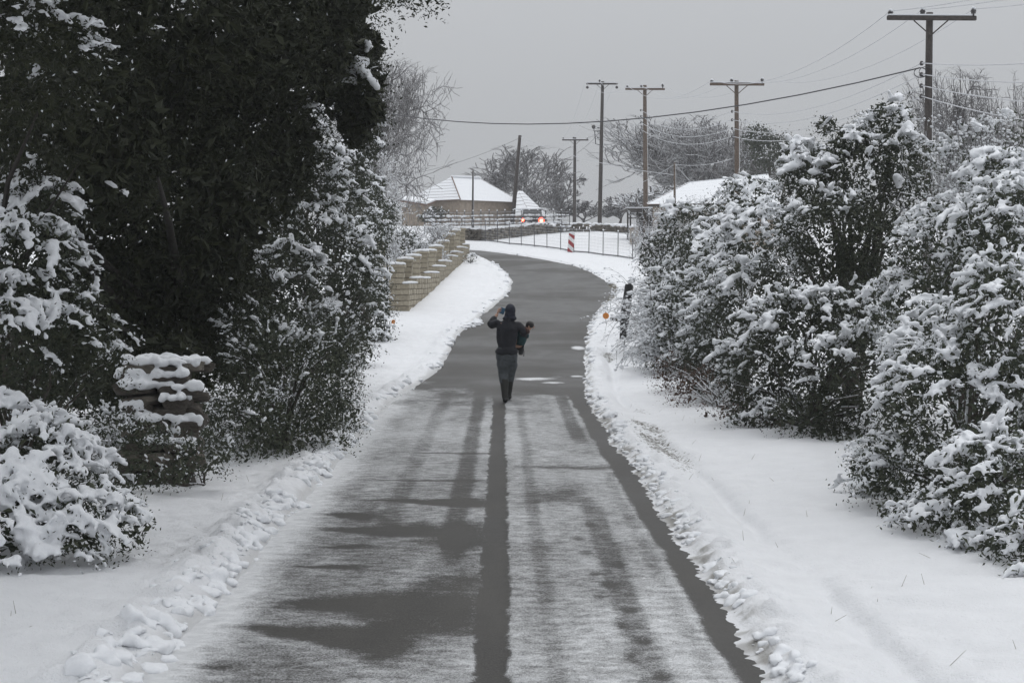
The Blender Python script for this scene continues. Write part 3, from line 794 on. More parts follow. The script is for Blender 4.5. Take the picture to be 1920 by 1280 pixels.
for i in range(len(ft) - 1):
    a, b = np.array(ft[i]), np.array(ft[i + 1])
    for q in np.arange(.1, 1, .1): vm.append(a * (1 - q) + b * q)
vm = np.array(vm); v, f = twigs(vm + np.array([0, 0, .08]), vm + np.array([0, 0, 1.15]), np.full(len(vm), .0035), np.full(len(vm), .0035))
link('wire_mesh', mesh_from('wire_mesh', v, f), M_wire_frost, f1, 'stuff')

f2p = [(px, 104 + (px - 800) * .012) for px in np.linspace(796, 1068, 19)]
f2, ft2 = fence('older sagging mesh fence thick with snow in front of the hip roofed house', [(P(px, 0, Y)[0], Y) for px, Y in f2p], 1.42, 6, .03)
cs = []
for i in range(len(ft2) - 1):
    a, b = np.array(ft2[i]), np.array(ft2[i + 1])
    for k in range(5):
        q = rng.uniform(0, 1, 9)[:, None]; cs.append(a * (1 - q) + b * q + np.array([0, 0, 1.42 * (k + .6) / 6 + .03]))
cs = np.concatenate(cs); rr = .035 * rng.lognormal(0, .4, len(cs))
link('snow', mesh_from('snow', *blobs(cs, np.stack([rr * 2.2, rr, rr], 1), ICO1, .2)), M_snow, f2, 'stuff')
vm = []
for i in range(len(ft2) - 1):
    a, b = np.array(ft2[i]), np.array(ft2[i + 1])
    for q in np.arange(.12, 1, .14): vm.append(a * (1 - q) + b * q)
vm = np.array(vm); v, f = twigs(vm + np.array([0, 0, .05]), vm + np.array([0, 0, 1.4]), np.full(len(vm), .008), np.full(len(vm), .008))
link('wire_mesh', mesh_from('wire_mesh', v, f), M_iron, f2, 'stuff')

# dry stone field walls behind the fence
def dry_wall(label, pts, h, th, cat='wall', st=.34, n=3, mats=(M_stone, M_stone2), capr=.10):
    w = thing('field_wall', label, cat, (pts[0][0], pts[0][1], float(ground(*pts[0][:2]))))
    mb = MB(); mb2 = MB(); c = []
    for (a, b) in zip(pts[:-1], pts[1:]):
        L = math.hypot(b[0] - a[0], b[1] - a[1]); ang = math.atan2(b[1] - a[1], b[0] - a[0]); m = max(1, int(L / st))
        for i in range(m):
            for k in range(n):
                q = (i + .5 + (.5 if k % 2 else 0)) / m
                if q > 1: continue
                x, Y = a[0] + (b[0] - a[0]) * q, a[1] + (b[1] - a[1]) * q; z = float(ground(x, Y))
                (mb if random.random() < .6 else mb2).box((x + random.gauss(0, .03), Y + random.gauss(0, .03), z + h * (k + .5) / n), (L / m * random.uniform(.8, 1.02), th * random.uniform(.8, 1.1), h / n * random.uniform(.78, 1.0)), ang + random.gauss(0, .06), random.gauss(0, .06), random.gauss(0, .05))
            q = (i + .5) / m; x, Y = a[0] + (b[0] - a[0]) * q, a[1] + (b[1] - a[1]) * q
            for j in range(2): c.append((x + random.gauss(0, .08), Y + random.gauss(0, .08), float(ground(x, Y)) + h + random.uniform(-.02, .05)))
    mb.build('stonework', mats[0], w, kind='stuff'); mb2.build('pale_stonework', mats[1], w, kind='stuff')
    c = np.array(c); r = rng.uniform(.75, 1.15, (len(c), 1))
    link('snow', mesh_from('snow', *blobs(c, r * np.array([[st * .62, th * .6, capr]]), ICO2, .08)), M_snow_fine, w, 'stuff')
    return w
dry_wall('brown rubble bank wall rising behind the fence beside the bend', [hit(866, 453), hit(905, 455), hit(950, 450), hit(1000, 443), hit(1048, 438)], .62, .5, n=4, st=.30, capr=.04)
dry_wall('low grey boundary wall with snow along its top beyond the white field', [hit(1030, 441), hit(1048, 439), hit(1070, 438), hit(1106, 438)], .5, .45)
dry_wall('thin dark boundary wall behind the field near the grey electricity pole', [hit(1110, 437), hit(1150, 438), hit(1192, 441), hit(1230, 445)], .42, .4)
pl = thing('stone_gatepost', 'squat pale stone gatepost beside the brown wooden pole', 'gatepost', P(1189, 430, 92))
gx = P(1189, 0, 92)[0]; gz2 = float(ground(gx, 92))
mb = MB(); mb.box((gx, 92, gz2 + .42), (.40, .40, .95), .3); mb.build('pillar', M_wall, pl, bevel=.03)
v, f = blobs(np.array([[gx, 92, gz2 + .93]]), np.array([[.27, .27, .08]])); link('snow_cap', mesh_from('snow_cap', v, f), M_snow_fine, pl)

# ------------------------------------------------------------------ houses
def quad_courses(mb_tile, mb_snow, a, b, c, d, n, th=.06, bare=.10):
    """roof plane a-b (eave) to d-c (ridge) laid in overlapping courses: tile lips showing under the snow"""
    a, b, c, d = [np.array(q, float) for q in (a, b, c, d)]
    nrm = np.cross(b - a, d - a); nrm = nrm / np.linalg.norm(nrm)
    if nrm[2] < 0: nrm = -nrm
    for k in range(n):
        t0, t1 = k / n, (k + 1) / n
        p0, p1 = a + (d - a) * t0, b + (c - b) * t0; q0, q1 = a + (d - a) * t1, b + (c - b) * t1
        lo, hi = nrm * th, nrm * .012
        mb_tile.add([p0, p1, p1 + lo * .75, p0 + lo * .75, q0, q1, q1 + hi, q0 + hi], [(0, 1, 2, 3), (4, 5, 6, 7), (0, 3, 7, 4), (1, 5, 6, 2), (3, 2, 6, 7), (0, 4, 5, 1)])
        e = (q0 - p0) * bare; e1 = (q1 - p1) * bare
        mb_snow.add([p0 + e + lo * .76, p1 + e1 + lo * .76, p1 + e1 + lo * 1.35, p0 + e + lo * 1.35, q0 + lo * .3, q1 + lo * .3, q1 + lo * 1.1, q0 + lo * 1.1], [(0, 1, 2, 3), (4, 5, 6, 7), (0, 3, 7, 4), (1, 5, 6, 2), (3, 2, 6, 7), (0, 4, 5, 1)])
def house_walls(mb, base, corners, z1):
    pass
HY = 128.0
hx = thing('stone_house', 'low pale stone house with snowy hip roof behind the mesh fence', 'house', (P(863, 0, HY)[0], HY, float(ground(P(863, 0, HY)[0], HY))))
C0 = P(863, 381, HY); C1 = P(757, 376.5, HY + 4.6); C3 = P(977, 377, HY + 4.5)
C0[2] = C1[2] = C3[2] = (C0[2] + C1[2] + C3[2]) / 3
C2 = C1 + C3 - C0
RA = P(847, 333, HY + 3.6); RB = P(899, 332, HY + 5.2); RB[2] = RA[2]
ti, sn = MB(), MB()
quad_courses(ti, sn, C1, C0, RA, RA + np.array([-.02, .02, 0]), 8, .04)
quad_courses(ti, sn, C0, C3, RB, RA, 7, .012, -.01)
quad_courses(ti, sn, C3, C2, RB, RB + np.array([.02, .02, 0]), 8); quad_courses(ti, sn, C2, C1, RA, RB, 8)
roof = ti.build('roof', M_tile, hx); sn.build('snow', M_snow_fine, roof)
mb = MB(); mb.tube([C0 + np.array([0, -.02, .07]), RA + np.array([0, -.03, .08])], .045, 6); mb.build('hip_tiles', M_tile, roof)
mb = MB(); mb.tube([RA + np.array([-.05, 0, .10]), RB + np.array([.05, 0, .10])], .09, 6); mb.build('ridge_snow', M_snow_fine, roof)
cen = (C0 + C2) / 2
W0, W1, W2, W3 = [cen + (q - cen) * .93 for q in (C0, C1, C2, C3)]
wz = float(ground(cen[0], cen[1])) - .6
mb = MB()
vs = [(q[0], q[1], wz) for q in (W0, W1, W2, W3)] + [(q[0], q[1], C0[2] + .02) for q in (W0, W1, W2, W3)]
mb.add(vs, [(0, 1, 5, 4), (1, 2, 6, 5), (2, 3, 7, 6), (3, 0, 4, 7)]); mb.build('wall', M_wall, hx)
# lean-to on its left
ln = thing('lean_to', 'flat snowy lean-to roof on the end of the stone house', 'shed', P(782, 400, HY - 1))
A = P(746, 374.5, HY - .6); B = P(800, 383, HY - 2.2); Cc = P(818, 376, HY + 1.5); D = P(762, 370, HY + 2.5)
mb = MB(); mb.add([A, B, Cc, D] + [q + np.array([0, 0, -.13]) for q in (A, B, Cc, D)], [(0, 1, 2, 3), (7, 6, 5, 4), (0, 4, 5, 1), (1, 5, 6, 2), (2, 6, 7, 3), (3, 7, 4, 0)]); rf = mb.build('roof', M_tile, ln)
mb = MB(); up = np.array([0, 0, .012]); mb.add([q + up for q in (A, B, Cc, D)] + [q + np.array([0, 0, .11]) for q in (A, B, Cc, D)], [(4, 5, 6, 7), (0, 4, 5, 1), (1, 5, 6, 2), (2, 6, 7, 3), (3, 7, 4, 0)]); mb.build('snow', M_snow_fine, rf)
mb = MB(); q0, q1, q2, q3 = [np.array([p[0], p[1], 0]) for p in ((A * .9 + Cc * .1), (B * .9 + D * .1), (Cc * .95 + A * .05), (D * .9 + B * .1))]
zt = min(A[2], B[2]) - .14
mb.add([(q[0], q[1], wz) for q in (q0, q1, q2, q3)] + [(q[0], q[1], zt) for q in (q0, q1, q2, q3)], [(0, 1, 5, 4), (1, 2, 6, 5), (2, 3, 7, 6), (3, 0, 4, 7)]); mb.build('wall', M_wall, ln)
# annex to the right of the house
an = thing('annex', 'small annex with steep snowy roof right of the leaning pole', 'outbuilding', P(1000, 410, HY + 3))
A = P(958, 408, HY + 1); B = P(995, 405.5, HY - .5); Tp = P(972, 359, HY + 4.5); E = P(1030, 402, HY + 4); Bk = P(975, 400, HY + 9)
for q in (B, E): q[2] = A[2] + .1
ti, sn = MB(), MB()
quad_courses(ti, sn, A, B, Tp + np.array([.02, 0, 0]), Tp, 7); quad_courses(ti, sn, B, E, Tp + np.array([.3, .4, 0]), Tp, 8, .045); quad_courses(ti, sn, E, Bk, Tp + np.array([.3, .4, 0]), Tp, 6)
rf = ti.build('roof', M_tile, an); sn.build('snow', M_snow_fine, rf)
mb = MB(); cn = (A + B + E + Bk) / 4; qs = [cn + (q - cn) * .9 for q in (A, B, E, Bk)]
mb.add([(q[0], q[1], wz) for q in qs] + [(q[0], q[1], A[2] + .06) for q in qs], [(0, 1, 5, 4), (1, 2, 6, 5), (2, 3, 7, 6), (3, 0, 4, 7)]); mb.build('wall', M_wall, an)

# house on the right behind the hedge
H2 = 88.0
h2 = thing('farm_house', 'house with broad snowy roof half hidden above the hedge', 'house', P(1320, 420, H2 + 2))
E0 = P(1213, 383, H2); E1 = P(1460, 386, H2 - 2); E1[2] = E0[2]; T0 = P(1293, 343, H2 + 4.5); T1 = P(1440, 318, H2 + 3); T1[2] = T0[2] + .35
BK0 = P(1240, 380, H2 + 9); BK0[2] = E0[2]; BK1 = BK0 + (E1 - E0)
ti, sn = MB(), MB()
quad_courses(ti, sn, E0, E1, T1, T0, 7, .012, -.01); quad_courses(ti, sn, BK0, E0, T0, T0 + np.array([.02, .02, 0]), 8); quad_courses(ti, sn, BK1, BK0, T0, T1, 8)
rf = ti.build('roof', M_tile, h2); sn.build('snow', M_snow_fine, rf)
mb = MB(); cn = (E0 + E1 + BK0 + BK1) / 4; qs = [cn + (q - cn) * .92 for q in (E0, E1, BK1, BK0)]; zz = float(ground(cn[0], cn[1])) - .8
mb.add([(q[0], q[1], zz) for q in qs] + [(q[0], q[1], E0[2] - .03) for q in qs], [(0, 1, 5, 4), (1, 2, 6, 5), (2, 3, 7, 6), (3, 0, 4, 7)]); mb.build('wall', M_wall, h2)
mb = MB()
mb.tube([P(1215, 386, H2 - .1), P(1300, 388, H2 - .6)], .05, 6); mb.build('gutter', M_shed, h2)

# open timber shelter left of the brown pole
sh = thing('shelter', 'dark open timber shelter with snow on its flat roof', 'shelter', P(1208, 425, 96))
SY = 96
for (px, dy) in [(1177, 0), (1195, 0), (1214, 0), (1238, 0), (1182, 2.5), (1236, 2.5)]:
    b = P(px, 0, SY + dy); mb = MB(); zg = float(ground(b[0], SY + dy)); mb.box((b[0], SY + dy, (zg - .1 + P(0, 396, SY)[2]) / 2), (.09, .09, P(0, 396, SY)[2] - zg + .1)); mb.build('post', M_shed, sh)
a, b = P(1173, 395, SY), P(1244, 395, SY)
mb = MB(); mb.box(((a[0] + b[0]) / 2, SY + 1.2, a[2] + .05), (b[0] - a[0], 3.0, .12)); rf = mb.build('roof', M_shed, sh)
mb = MB(); mb.box(((a[0] + b[0]) / 2, SY + 1.2, a[2] + .155), (b[0] - a[0] - .05, 2.9, .08)); mb.build('snow', M_snow_fine, rf, bevel=.03)
for zz2 in (402, 409):
    mb = MB(); q = P(0, zz2, SY)[2]; mb.tube([(a[0] + .1, SY - .06, q), (b[0] - .1, SY - .06, q)], .03, 4); mb.build('rail', M_shed, sh)
mb = MB(); mb.box(((a[0] + b[0]) / 2 + .5, SY + 2.6, a[2] - .75), (1.3, .06, 1.4)); mb.build('back_panel', M_shed, sh)

# ------------------------------------------------------------------ the car with lit lamps beyond the fences
CY = 108.0
ca = P(998, 412, CY); cz = float(ground(ca[0], CY)); car = thing('parked_car', 'dark car seen through the fence with two red tail lamps lit', 'car', (ca[0], CY, cz))
body = MB()
prof_pts = [(-.82, .28), (-.84, .75), (-.80, .98), (-.66, 1.02), (-.58, 1.40), (-.48, 1.47), (.48, 1.47), (.58, 1.40), (.66, 1.02), (.80, .98), (.84, .75), (.82, .28)]
def carsec(y, sx, ztop): return [(ca[0] + x * sx, CY + y, cz + min(z, ztop)) for x, z in prof_pts]
secs = [carsec(0, .96, 1.0), carsec(.08, 1, 1.05), carsec(.55, 1, 1.5), carsec(2.2, 1, 1.5), carsec(2.9, 1, 1.02), carsec(4.0, .97, .95)]
vs = [p for s_ in secs for p in s_]; n = 12; fs = []
for i in range(5):
    fs += [(i * n + k, i * n + (k + 1) % n, (i + 1) * n + (k + 1) % n, (i + 1) * n + k) for k in range(n)]
fs += [tuple(range(n)), tuple(range(5 * n, 6 * n))[::-1]]
body.add(vs, fs); body.build('body', M_car, car, bevel=.02)
mb = MB(); mb.box((ca[0], CY + .30, cz + 1.22), (1.05, .04, .36), 0, -.75); mb.build('rear_window', M_glass, car)
mb = MB(); mb.box((ca[0], CY - .06, cz + .42), (1.6, .14, .2)); mb.build('bumper', M_dark, car, bevel=.03)
v, f = blobs(np.array([[ca[0] + q, CY + 1.35, cz + 1.5] for q in (-.3, .3)]), np.array([[.5, .95, .10]] * 2)); link('snow', mesh_from('snow', v, f), M_snow_fine, car)
for (px, py, r) in [(980, 412.5, .12), (1015, 413.5, .20)]:
    q = P(px, py, CY - .10); mb = MB(); mb.tube([(q[0], CY + .1, q[2]), (q[0], CY - .10, q[2]), (q[0], CY - .13, q[2])], [r, r, r * .8], 14); lamp = mb.build('tail_lamp', M_lamp, car)
    mb = MB(); mb.tube([(q[0], CY - .131, q[2]), (q[0], CY - .15, q[2])], [r * .5, r * .4], 12); mb.build('bulb', M_lamp_core, lamp)
for sx in (-.72, .72):
    for sy in (.75, 3.2):
        mb = MB(); mb.tube([(ca[0] + sx - .1, CY + sy, cz + .31), (ca[0] + sx + .1, CY + sy, cz + .31)], .31, 16); mb.build('wheel', M_rubber, car)

# ------------------------------------------------------------------ markers by the lane
mk = hit(1071, 477); mz = float(ground(*mk)); mkr = thing('marker_board', 'red and white striped marker board leaning before the wire fence', 'road sign', (mk[0], mk[1], mz))
hgt, wid = .98, .30; tilt = .09
def brd(u, w, y): return (mk[0] + u * wid + w * tilt * hgt - .05, mk[1] - .05 + y, mz - .03 + w * hgt)
def clip_poly(poly, w0, w1):
    return poly
mb = MB(); mb.add([brd(-.5, 0, 0), brd(.5, 0, 0), brd(.5, 1, 0), brd(-.5, 1, 0), brd(-.5, 0, .03), brd(.5, 0, .03), brd(.5, 1, .03), brd(-.5, 1, .03)], [(0, 1, 2, 3), (7, 6, 5, 4), (0, 4, 5, 1), (2, 6, 7, 3), (1, 5, 6, 2), (0, 3, 7, 4)]); bo = mb.build('board', M_signwhite, mkr)
sl_ = -.26
for w0 in (-.06, .36, .78):                                  # falling diagonal red stripes as thin plates
    q = [(-.5, w0 + .0 - sl_ * .5), (.5, w0 + sl_ * .5), (.5, w0 + .21 + sl_ * .5), (-.5, w0 + .21 - sl_ * .5)]
    q = [(u, min(max(w, .0), 1.0)) for u, w in q]
    mb = MB(); mb.add([brd(u, w, -.004) for u, w in q] + [brd(u, w, -.0005) for u, w in q], [(0, 1, 2, 3), (4, 7, 6, 5), (0, 4, 5, 1), (1, 5, 6, 2), (2, 6, 7, 3), (3, 7, 4, 0)]); mb.build('stripe', M_signred, bo)
v, f = blobs(np.array([brd(-.2, 1.02, .015), brd(.2, 1.02, .015)]), np.array([[.11, .05, .05]] * 2)); link('snow', mesh_from('snow', v, f), M_snow, mkr)
mb = MB(); mb.tube([brd(.3, -.05, .05), brd(.3, 1.1, .05)], .022, 6); mb.build('post', M_iron, mkr)

def reflector(px, py, Y, r, label, h, tilt=0.0):
    q = P(px, py, Y); zg = float(ground(q[0], Y)); t = thing('reflector', label, 'reflector', (q[0], Y, zg))
    mb = MB(); mb.tube([(q[0], Y + .012, zg - .1), (q[0] + tilt * .1, Y + .012, q[2] + r * 1.6)], .007, 6); mb.build('stake', M_iron, t)
    mb = MB(); mb.tube([(q[0], Y + .004, q[2]), (q[0] + tilt * .02, Y - .012, q[2]), (q[0] + tilt * .02, Y - .016, q[2])], [r, r, r * .85], 20); d = mb.build('disc', M_orange, t)
    mb = MB()
    for k in range(3): mb.tube([(q[0] - r * .6, Y - .018, q[2] + (k - 1) * r * .45), (q[0] + r * .6, Y - .018, q[2] + (k - 1) * r * .45)], r * .035, 4)
    mb.build('rib', M_tile, d); return t
rfY = 49.0
reflector(1136, 592, rfY, .09, 'round orange reflector on a thin stake at the snowy road edge', .3)
reflector(737, 603, 46.0, .055, 'small orange reflector poking out under the snowy evergreen by the wall', .3, .6)

# dark stump and log half buried by the weeping shrub
st = hit(1177, 615); sY = 44.0; sx = P(1172, 0, sY)[0]; sz = float(ground(sx, sY))
stp = thing('dark_stump', 'black weathered stump leaning against the weeping frosted shrub', 'stump', (sx, sY, sz))
top = P(1180, 530, sY); mb = MB()
mb.tube([(sx - .05, sY, sz - .1), (sx - .02, sY, sz + .35), (sx + .03, sY, sz + .8), (top[0], sY + .05, top[2] - .06), (top[0] + .03, sY + .05, top[2])], [.10, .11, .125, .11, .05], 10); mb.build('trunk', plain('charred_wood', (.010, .010, .010), .9, 0, 20, .5, .9), stp, True)
v, f = blobs(np.array([[top[0] + .06, sY + .05, top[2] + .02]]), np.array([[.11, .13, .05]])); link('snow', mesh_from('snow', v, f), M_snow, stp)
lg = thing('dark_log', 'short dark log lying in snow right of the orange disc', 'log', P(1155, 598, 45))
a, b = P(1146, 597, 45.0), P(1172, 602, 45.4); mb = MB(); mb.tube([a, (a + b) / 2 + np.array([0, 0, .02]), b], [.05, .065, .06], 8); mb.build('trunk', M_bark, lg, True)
v, f = blobs(np.array([(a + b) / 2 + np.array([0, 0, .09])]), np.array([[.16, .07, .04]])); link('snow', mesh_from('snow', v, f), M_snow, lg)

M_stonedark = plain('dark_field_stone', (.055, .047, .038), .9, 0, 9, .55, 1.0)  # darker brown stone for the ruined wall
# ------------------------------------------------------------------ ruined dry stone wall end under the oak
rw = thing('ruined_wall', 'crumbling dry stone wall end heaped with snow below the dark oak', 'wall', P(280, 920, 17.9))
g = random.Random(4); RY0 = 18.0; rows = 11; snc, snr = [], []
STN = []
for i in range(8):
    v0, f0 = ICO2; vv = v0.copy(); r_ = np.random.default_rng(i + 3)
    vv = np.sign(vv) * np.abs(vv) ** .42; vv = vv / np.abs(vv).max(0) * (1 + r_.uniform(-.13, .13, (len(vv), 1)))
    me = mesh_from('stone', vv * .5, f0, False); me.materials.append(M_stonedark if i % 3 else M_stone); STN.append(me)
for k in range(rows):
    h = .115; zc = k * h + .03
    xl, xr = (-.36 + .010 * k, .30 - .012 * k) if k < 8 else (-.42 + .03 * (k - 8), .24 - .03 * (k - 8))
    for dpt in range(3):
        x = xl + g.uniform(-.05, .03)
        while x < xr:
            w = g.uniform(.22, .46) if k > 5 else g.uniform(.16, .34); cx = x + w / 2
            Yc = RY0 + dpt * .33 + g.uniform(-.05, .05) + (.04 * k); wx = P(282, 0, RY0)[0] + cx + g.uniform(-.03, .03); zg = float(ground(wx, RY0))
            o = place('stone', STN[g.randrange(8)], rw, (wx, Yc, zg + zc + g.uniform(-.015, .015)), g.uniform(-.35, .35), (w * 1.05, g.uniform(.3, .42), h * g.uniform(.9, 1.2))); o.rotation_euler.x = g.uniform(-.12, .12); o.rotation_euler.y = g.uniform(-.12, .12)
            if k > 2 and (dpt == 0 or k == rows - 1) and g.random() < .9:
                for q in range(11):
                    snc.append((wx + g.uniform(-.46, .46) * w, Yc - g.uniform(-.05, .17), zg + zc + h * g.uniform(.5, .66))); snr.append((w * g.uniform(.12, .24), g.uniform(.06, .11), .044 * g.uniform(.6, 1.6)))
            x += w
v, f = blobs(np.array(snc), np.array(snr), ICO2, .2); link('snow', remeshed('snow', v, f, .016, .02), M_snow_fine, rw, 'stuff')

# ------------------------------------------------------------------ electricity poles and wires
def snow_strip(pts, r): # snow stuck to the windward side
    mb = MB(); mb.tube(pts, r, 6); return mb
def pole(label, px, pyt, Y, pxb=None, r=.10, arm=None, mat=None, ins=None, zb=None, braces=True, stack=None, armdy=.12, name='electricity_pole', arm_r=.055, skew=.2, lean=0):
    t = P(px, pyt, Y); b = P(pxb if pxb is not None else px, 0, Y); zg = float(ground(b[0], Y)) if zb is None else zb
    th = thing(name, label, 'pole', (b[0], Y, zg)); mat = mat or M_pole
    mb = MB(); n = 8
    mb.tube([(b[0] + (t[0] - b[0]) * q, Y, zg - .3 + (t[2] - zg + .3) * q) for q in np.linspace(0, 1, n)], [r * (1.2 - .35 * q) for q in np.linspace(0, 1, n)], 10)
    mb.build('shaft', mat, th, True)
    s_ = MB(); s_.tube([(b[0] + (t[0] - b[0]) * q + r * (1.02 - .3 * q), Y - .02, zg + (t[2] - zg) * q) for q in np.linspace(.05, .98, 9)], r * .22, 5); s_.build('snow', M_snow_fine, th)
    tips = []
    if arm:
        xa, xb, ya = arm; A, B = P(xa, ya, Y), P(xb, ya, Y); off = -r - arm_r
        A[1] += off - skew * .2; B[1] += off + skew * .2
        mb = MB(); d = B - A; mb.box((A + B) / 2, (np.linalg.norm(d), arm_r * 1.7, arm_r * 2), math.atan2(d[1], d[0])); am = mb.build('crossarm', mat, th, bevel=.01)
        mb = MB(); mb.box((A + B) / 2 + np.array([0, 0, arm_r + .022]), (np.linalg.norm(d) * .97, arm_r * 1.6, .035), math.atan2(d[1], d[0])); mb.build('snow', M_snow_fine, am, bevel=.012)
        if braces:
            for sg in (-1, 1):
                mb = MB(); m = (A + B) / 2 * (1 - .0); e = np.array([t[0], Y, 0]) ; L = np.linalg.norm(d)
                mb.tube([(t[0], Y - r - .02, A[2] - L * .19), (t[0] + sg * L * .19, Y - r - .03, A[2] - arm_r)], .017, 5); mb.build('brace', mat, th)
        for (ix, iy) in ins or []:
            q = P(ix, iy, Y); bz = A[2] + arm_r; h = max(q[2] - bz, .08); xx = q[0]; yy = (A[1] + B[1]) / 2
            mb = MB(); mb.tube([(xx, yy, bz - .01), (xx, yy, bz + h * .3), (xx, yy, bz + h * .31), (xx, yy, bz + h * .55), (xx, yy, bz + h * .56), (xx, yy, bz + h * .8), (xx, yy, bz + h)], [.02, .022, .062, .055, .075, .06, .03], 10); i_ = mb.build('insulator', M_insul, th, True)
            v, f = blobs(np.array([[xx, yy, bz + h + .015]]), np.array([[.06, .06, .035]]), ICO1); link('snow', mesh_from('snow', v, f), M_snow, i_)
            tips.append(np.array([xx, yy, bz + h * .9]))
    sk = []
    for sy in stack or []:
        z = P(0, sy, Y)[2]; q = (z - zg) / (t[2] - zg); xx = b[0] + (t[0] - b[0]) * q - r * 1.9
        mb = MB(); mb.tube([(xx + r, Y - .03, z), (xx, Y - .03, z)], .018, 6); mb.tube([(xx, Y - .03, z - .06), (xx, Y - .03, z - .02), (xx, Y - .03, z + .05)], [.03, .055, .03], 8); mb.build('bracket', M_insul, th)
        sk.append(np.array([xx, Y - .05, z]))
    return th, tips, sk
Y1, Y2, Y3, Y4, Y5 = 42.0, 68.5, 96.5, 118.0, 146.0
p1, i1, s1 = pole('tall dark pole with the widest crossarm rising behind the right hedge', 1743, 24, Y1, 1736, .10, (1660, 1828, 36), M_pole_dark, [(1667, 22), (1727, 19), (1822, 18)], stack=[119, 140, 161, 181])
p2, i2, s2 = pole('brown pole with a T crossarm standing above the snowy farm roof', 1381, 151, Y2, 1383, .10, (1330, 1432, 159), M_pole, [(1334, 151), (1371, 149), (1428, 148)], stack=[209, 225, 241, 256])
p3, i3, s3 = pole('brown wooden pole with crossarm beside the stone gatepost', 1209, 160, Y3, 1211, .125, (1172, 1246, 168), M_pole, [(1176, 161), (1202, 160), (1242, 158)], stack=[207, 218, 230, 243])
p4, i4, s4 = pole('tall thin grey pole with hanging insulators and a side bracket', 1130, 153, Y4, 1124, .13, (1099, 1158, 158), M_pole_dark, [(1124, 150)], braces=True, stack=[240, 258])
for px in (1101, 1156):
    q = P(px, 162, Y4); mb = MB(); z0 = q[2]; mb.tube([(q[0], Y4 - .25, z0), (q[0], Y4 - .25, z0 - .06), (q[0], Y4 - .25, z0 - .14), (q[0], Y4 - .25, z0 - .2)], [.03, .09, .1, .04], 8); mb.build('insulator', M_insul, p4)
mb = MB(); q0, q1, q2, q3 = P(1113, 238, Y4), P(1126, 246, Y4), P(1117, 270, Y4), P(1125, 272, Y4)
mb.tube([q0, P(1114, 246, Y4), q1], .035, 5); mb.tube([P(1115, 246, Y4), q2, q3], .03, 5); mb.build('side_bracket', M_dark, p4)
v, f = blobs(np.array([q0]), np.array([[.14, .14, .16]])); link('switch_box', mesh_from('switch_box', v, f), M_insul, p4)
p5, i5, s5 = pole('farthest pole with a snowy crossarm and lamp arm over the bare trees', 1078, 258, Y5, 1077, .14, (1054, 1103, 263), M_pole_dark, [(1056, 258), (1075, 257), (1101, 258)], braces=True)
mb = MB(); mb.tube([P(1077, 342, Y5), P(1086, 336, Y5), P(1093, 335, Y5)], .05, 5); mb.build('lamp_arm', M_dark, p5)
mb = MB(); mb.box(P(1094, 336, Y5), (.5, .2, .12)); mb.build('lamp_head', M_dark, p5, bevel=.03)
p6, _, _ = pole('old pole without crossarm tilting to the right before the stone house', 975, 254, 112.0, 959, .13, None, M_pole_dark, name='leaning_pole')
p7, _, _ = pole('thin dark upright pole standing before the snowy hip roof', 887, 320, 112.0, 886, .065, None, M_pole_dark, name='thin_pole')
p8, _, _ = pole('thin guyed pole standing before the farm house roof', 1265, 305, 84.0, 1265, .06, None, M_pole, name='guyed_pole')
p9, _, _ = pole('thin dark pole half lost among frosted trees left of the lane', 683, 262, 70.0, 680, .075, None, M_pole_dark, name='slender_pole')

def wire(label, pts, sag, r=.010, mat=None, group=None, sags=None):
    o = bpy.data.objects.new
    mb = MB(); full = []
    for i, (a, b) in enumerate(zip(pts[:-1], pts[1:])):
        s_ = sags[i] if sags else sag
        for q in np.linspace(0, 1, 15)[(1 if i else 0):]:
            p = np.array(a) * (1 - q) + np.array(b) * q; p[2] -= s_ * 4 * q * (1 - q); full.append(p)
    mb.tube(full, r, 5); w = mb.build('overhead_wire', mat or M_wire_frost)
    return tag(w, label, 'wire', group)
off = [np.array([10.6, 14.5, 7.1]), np.array([11.6, 14.5, 7.1]), np.array([13.0, 14.5, 7.1])]
nm = ('left hand', 'middle', 'right hand')
for k in range(3):
    far = [P(1080, 100, 190)] if False else []
    wire(f'high frosted wire running along the {nm[k]} insulators of the crossarms', [off[k], i1[k], i2[k], i3[k], i4[0] + np.array([(-1.0, 0, 1.0)[k], 0, -.1]), i5[k]], .5, .011, sags=[.5, .75, .75, .6, .6], group='wires along the line of poles')
no = ('topmost', 'second', 'third', 'lowest')
for k in range(4):
    wire(f'{no[k]} of the four snow coated wires on the side of the dark pole', [P(2900, -60 + k * 110, 16), s1[k], s2[k], s3[k]], .5, .012, sags=[.35, .55, .55], group='low wires along the line of poles')
a = s1[0] + np.array([-.05, -.02, -.12]); b = P(640, 196, 66)
wire('thick dark cable sagging across the lane from the dark pole to the trees', [a, b], 1.05, .018, M_wire)
mb = MB()
lp = [s1[0] + np.array([-.04 + -.16 * math.sin(q), -.04, -.24 - .12 * math.cos(q)]) for q in np.linspace(0, 6.28, 14)]
mb.tube(lp, .012, 5, False); mb.tube([p + np.array([.12, -.02, .02]) for p in lp], .010, 5, False); mb.build('cable_coil', M_dark, p1)
wire('pale wire dropping from the leaning pole to the guyed pole', [P(975, 257, 112), P(1265, 328, 84)], .35, .014)
wire('thin wire from the leaning pole towards the left hand trees', [P(974, 259, 112), P(700, 335, 118)], .5, .010, M_wire)
wire('frosted wire sloping up right from the guyed pole to the brown pole', [P(1265, 308, 84), s2[3] + np.array([0, 0, -.9])], .15, .011)
wire('frosted guy wire running down left of the guyed pole', [P(1265, 308, 84), P(1180, 352, 88)], .08, .012)
wire('frosted guy wire running down right of the guyed pole', [P(1266, 308, 84), P(1300, 345, 83)], .03, .012)
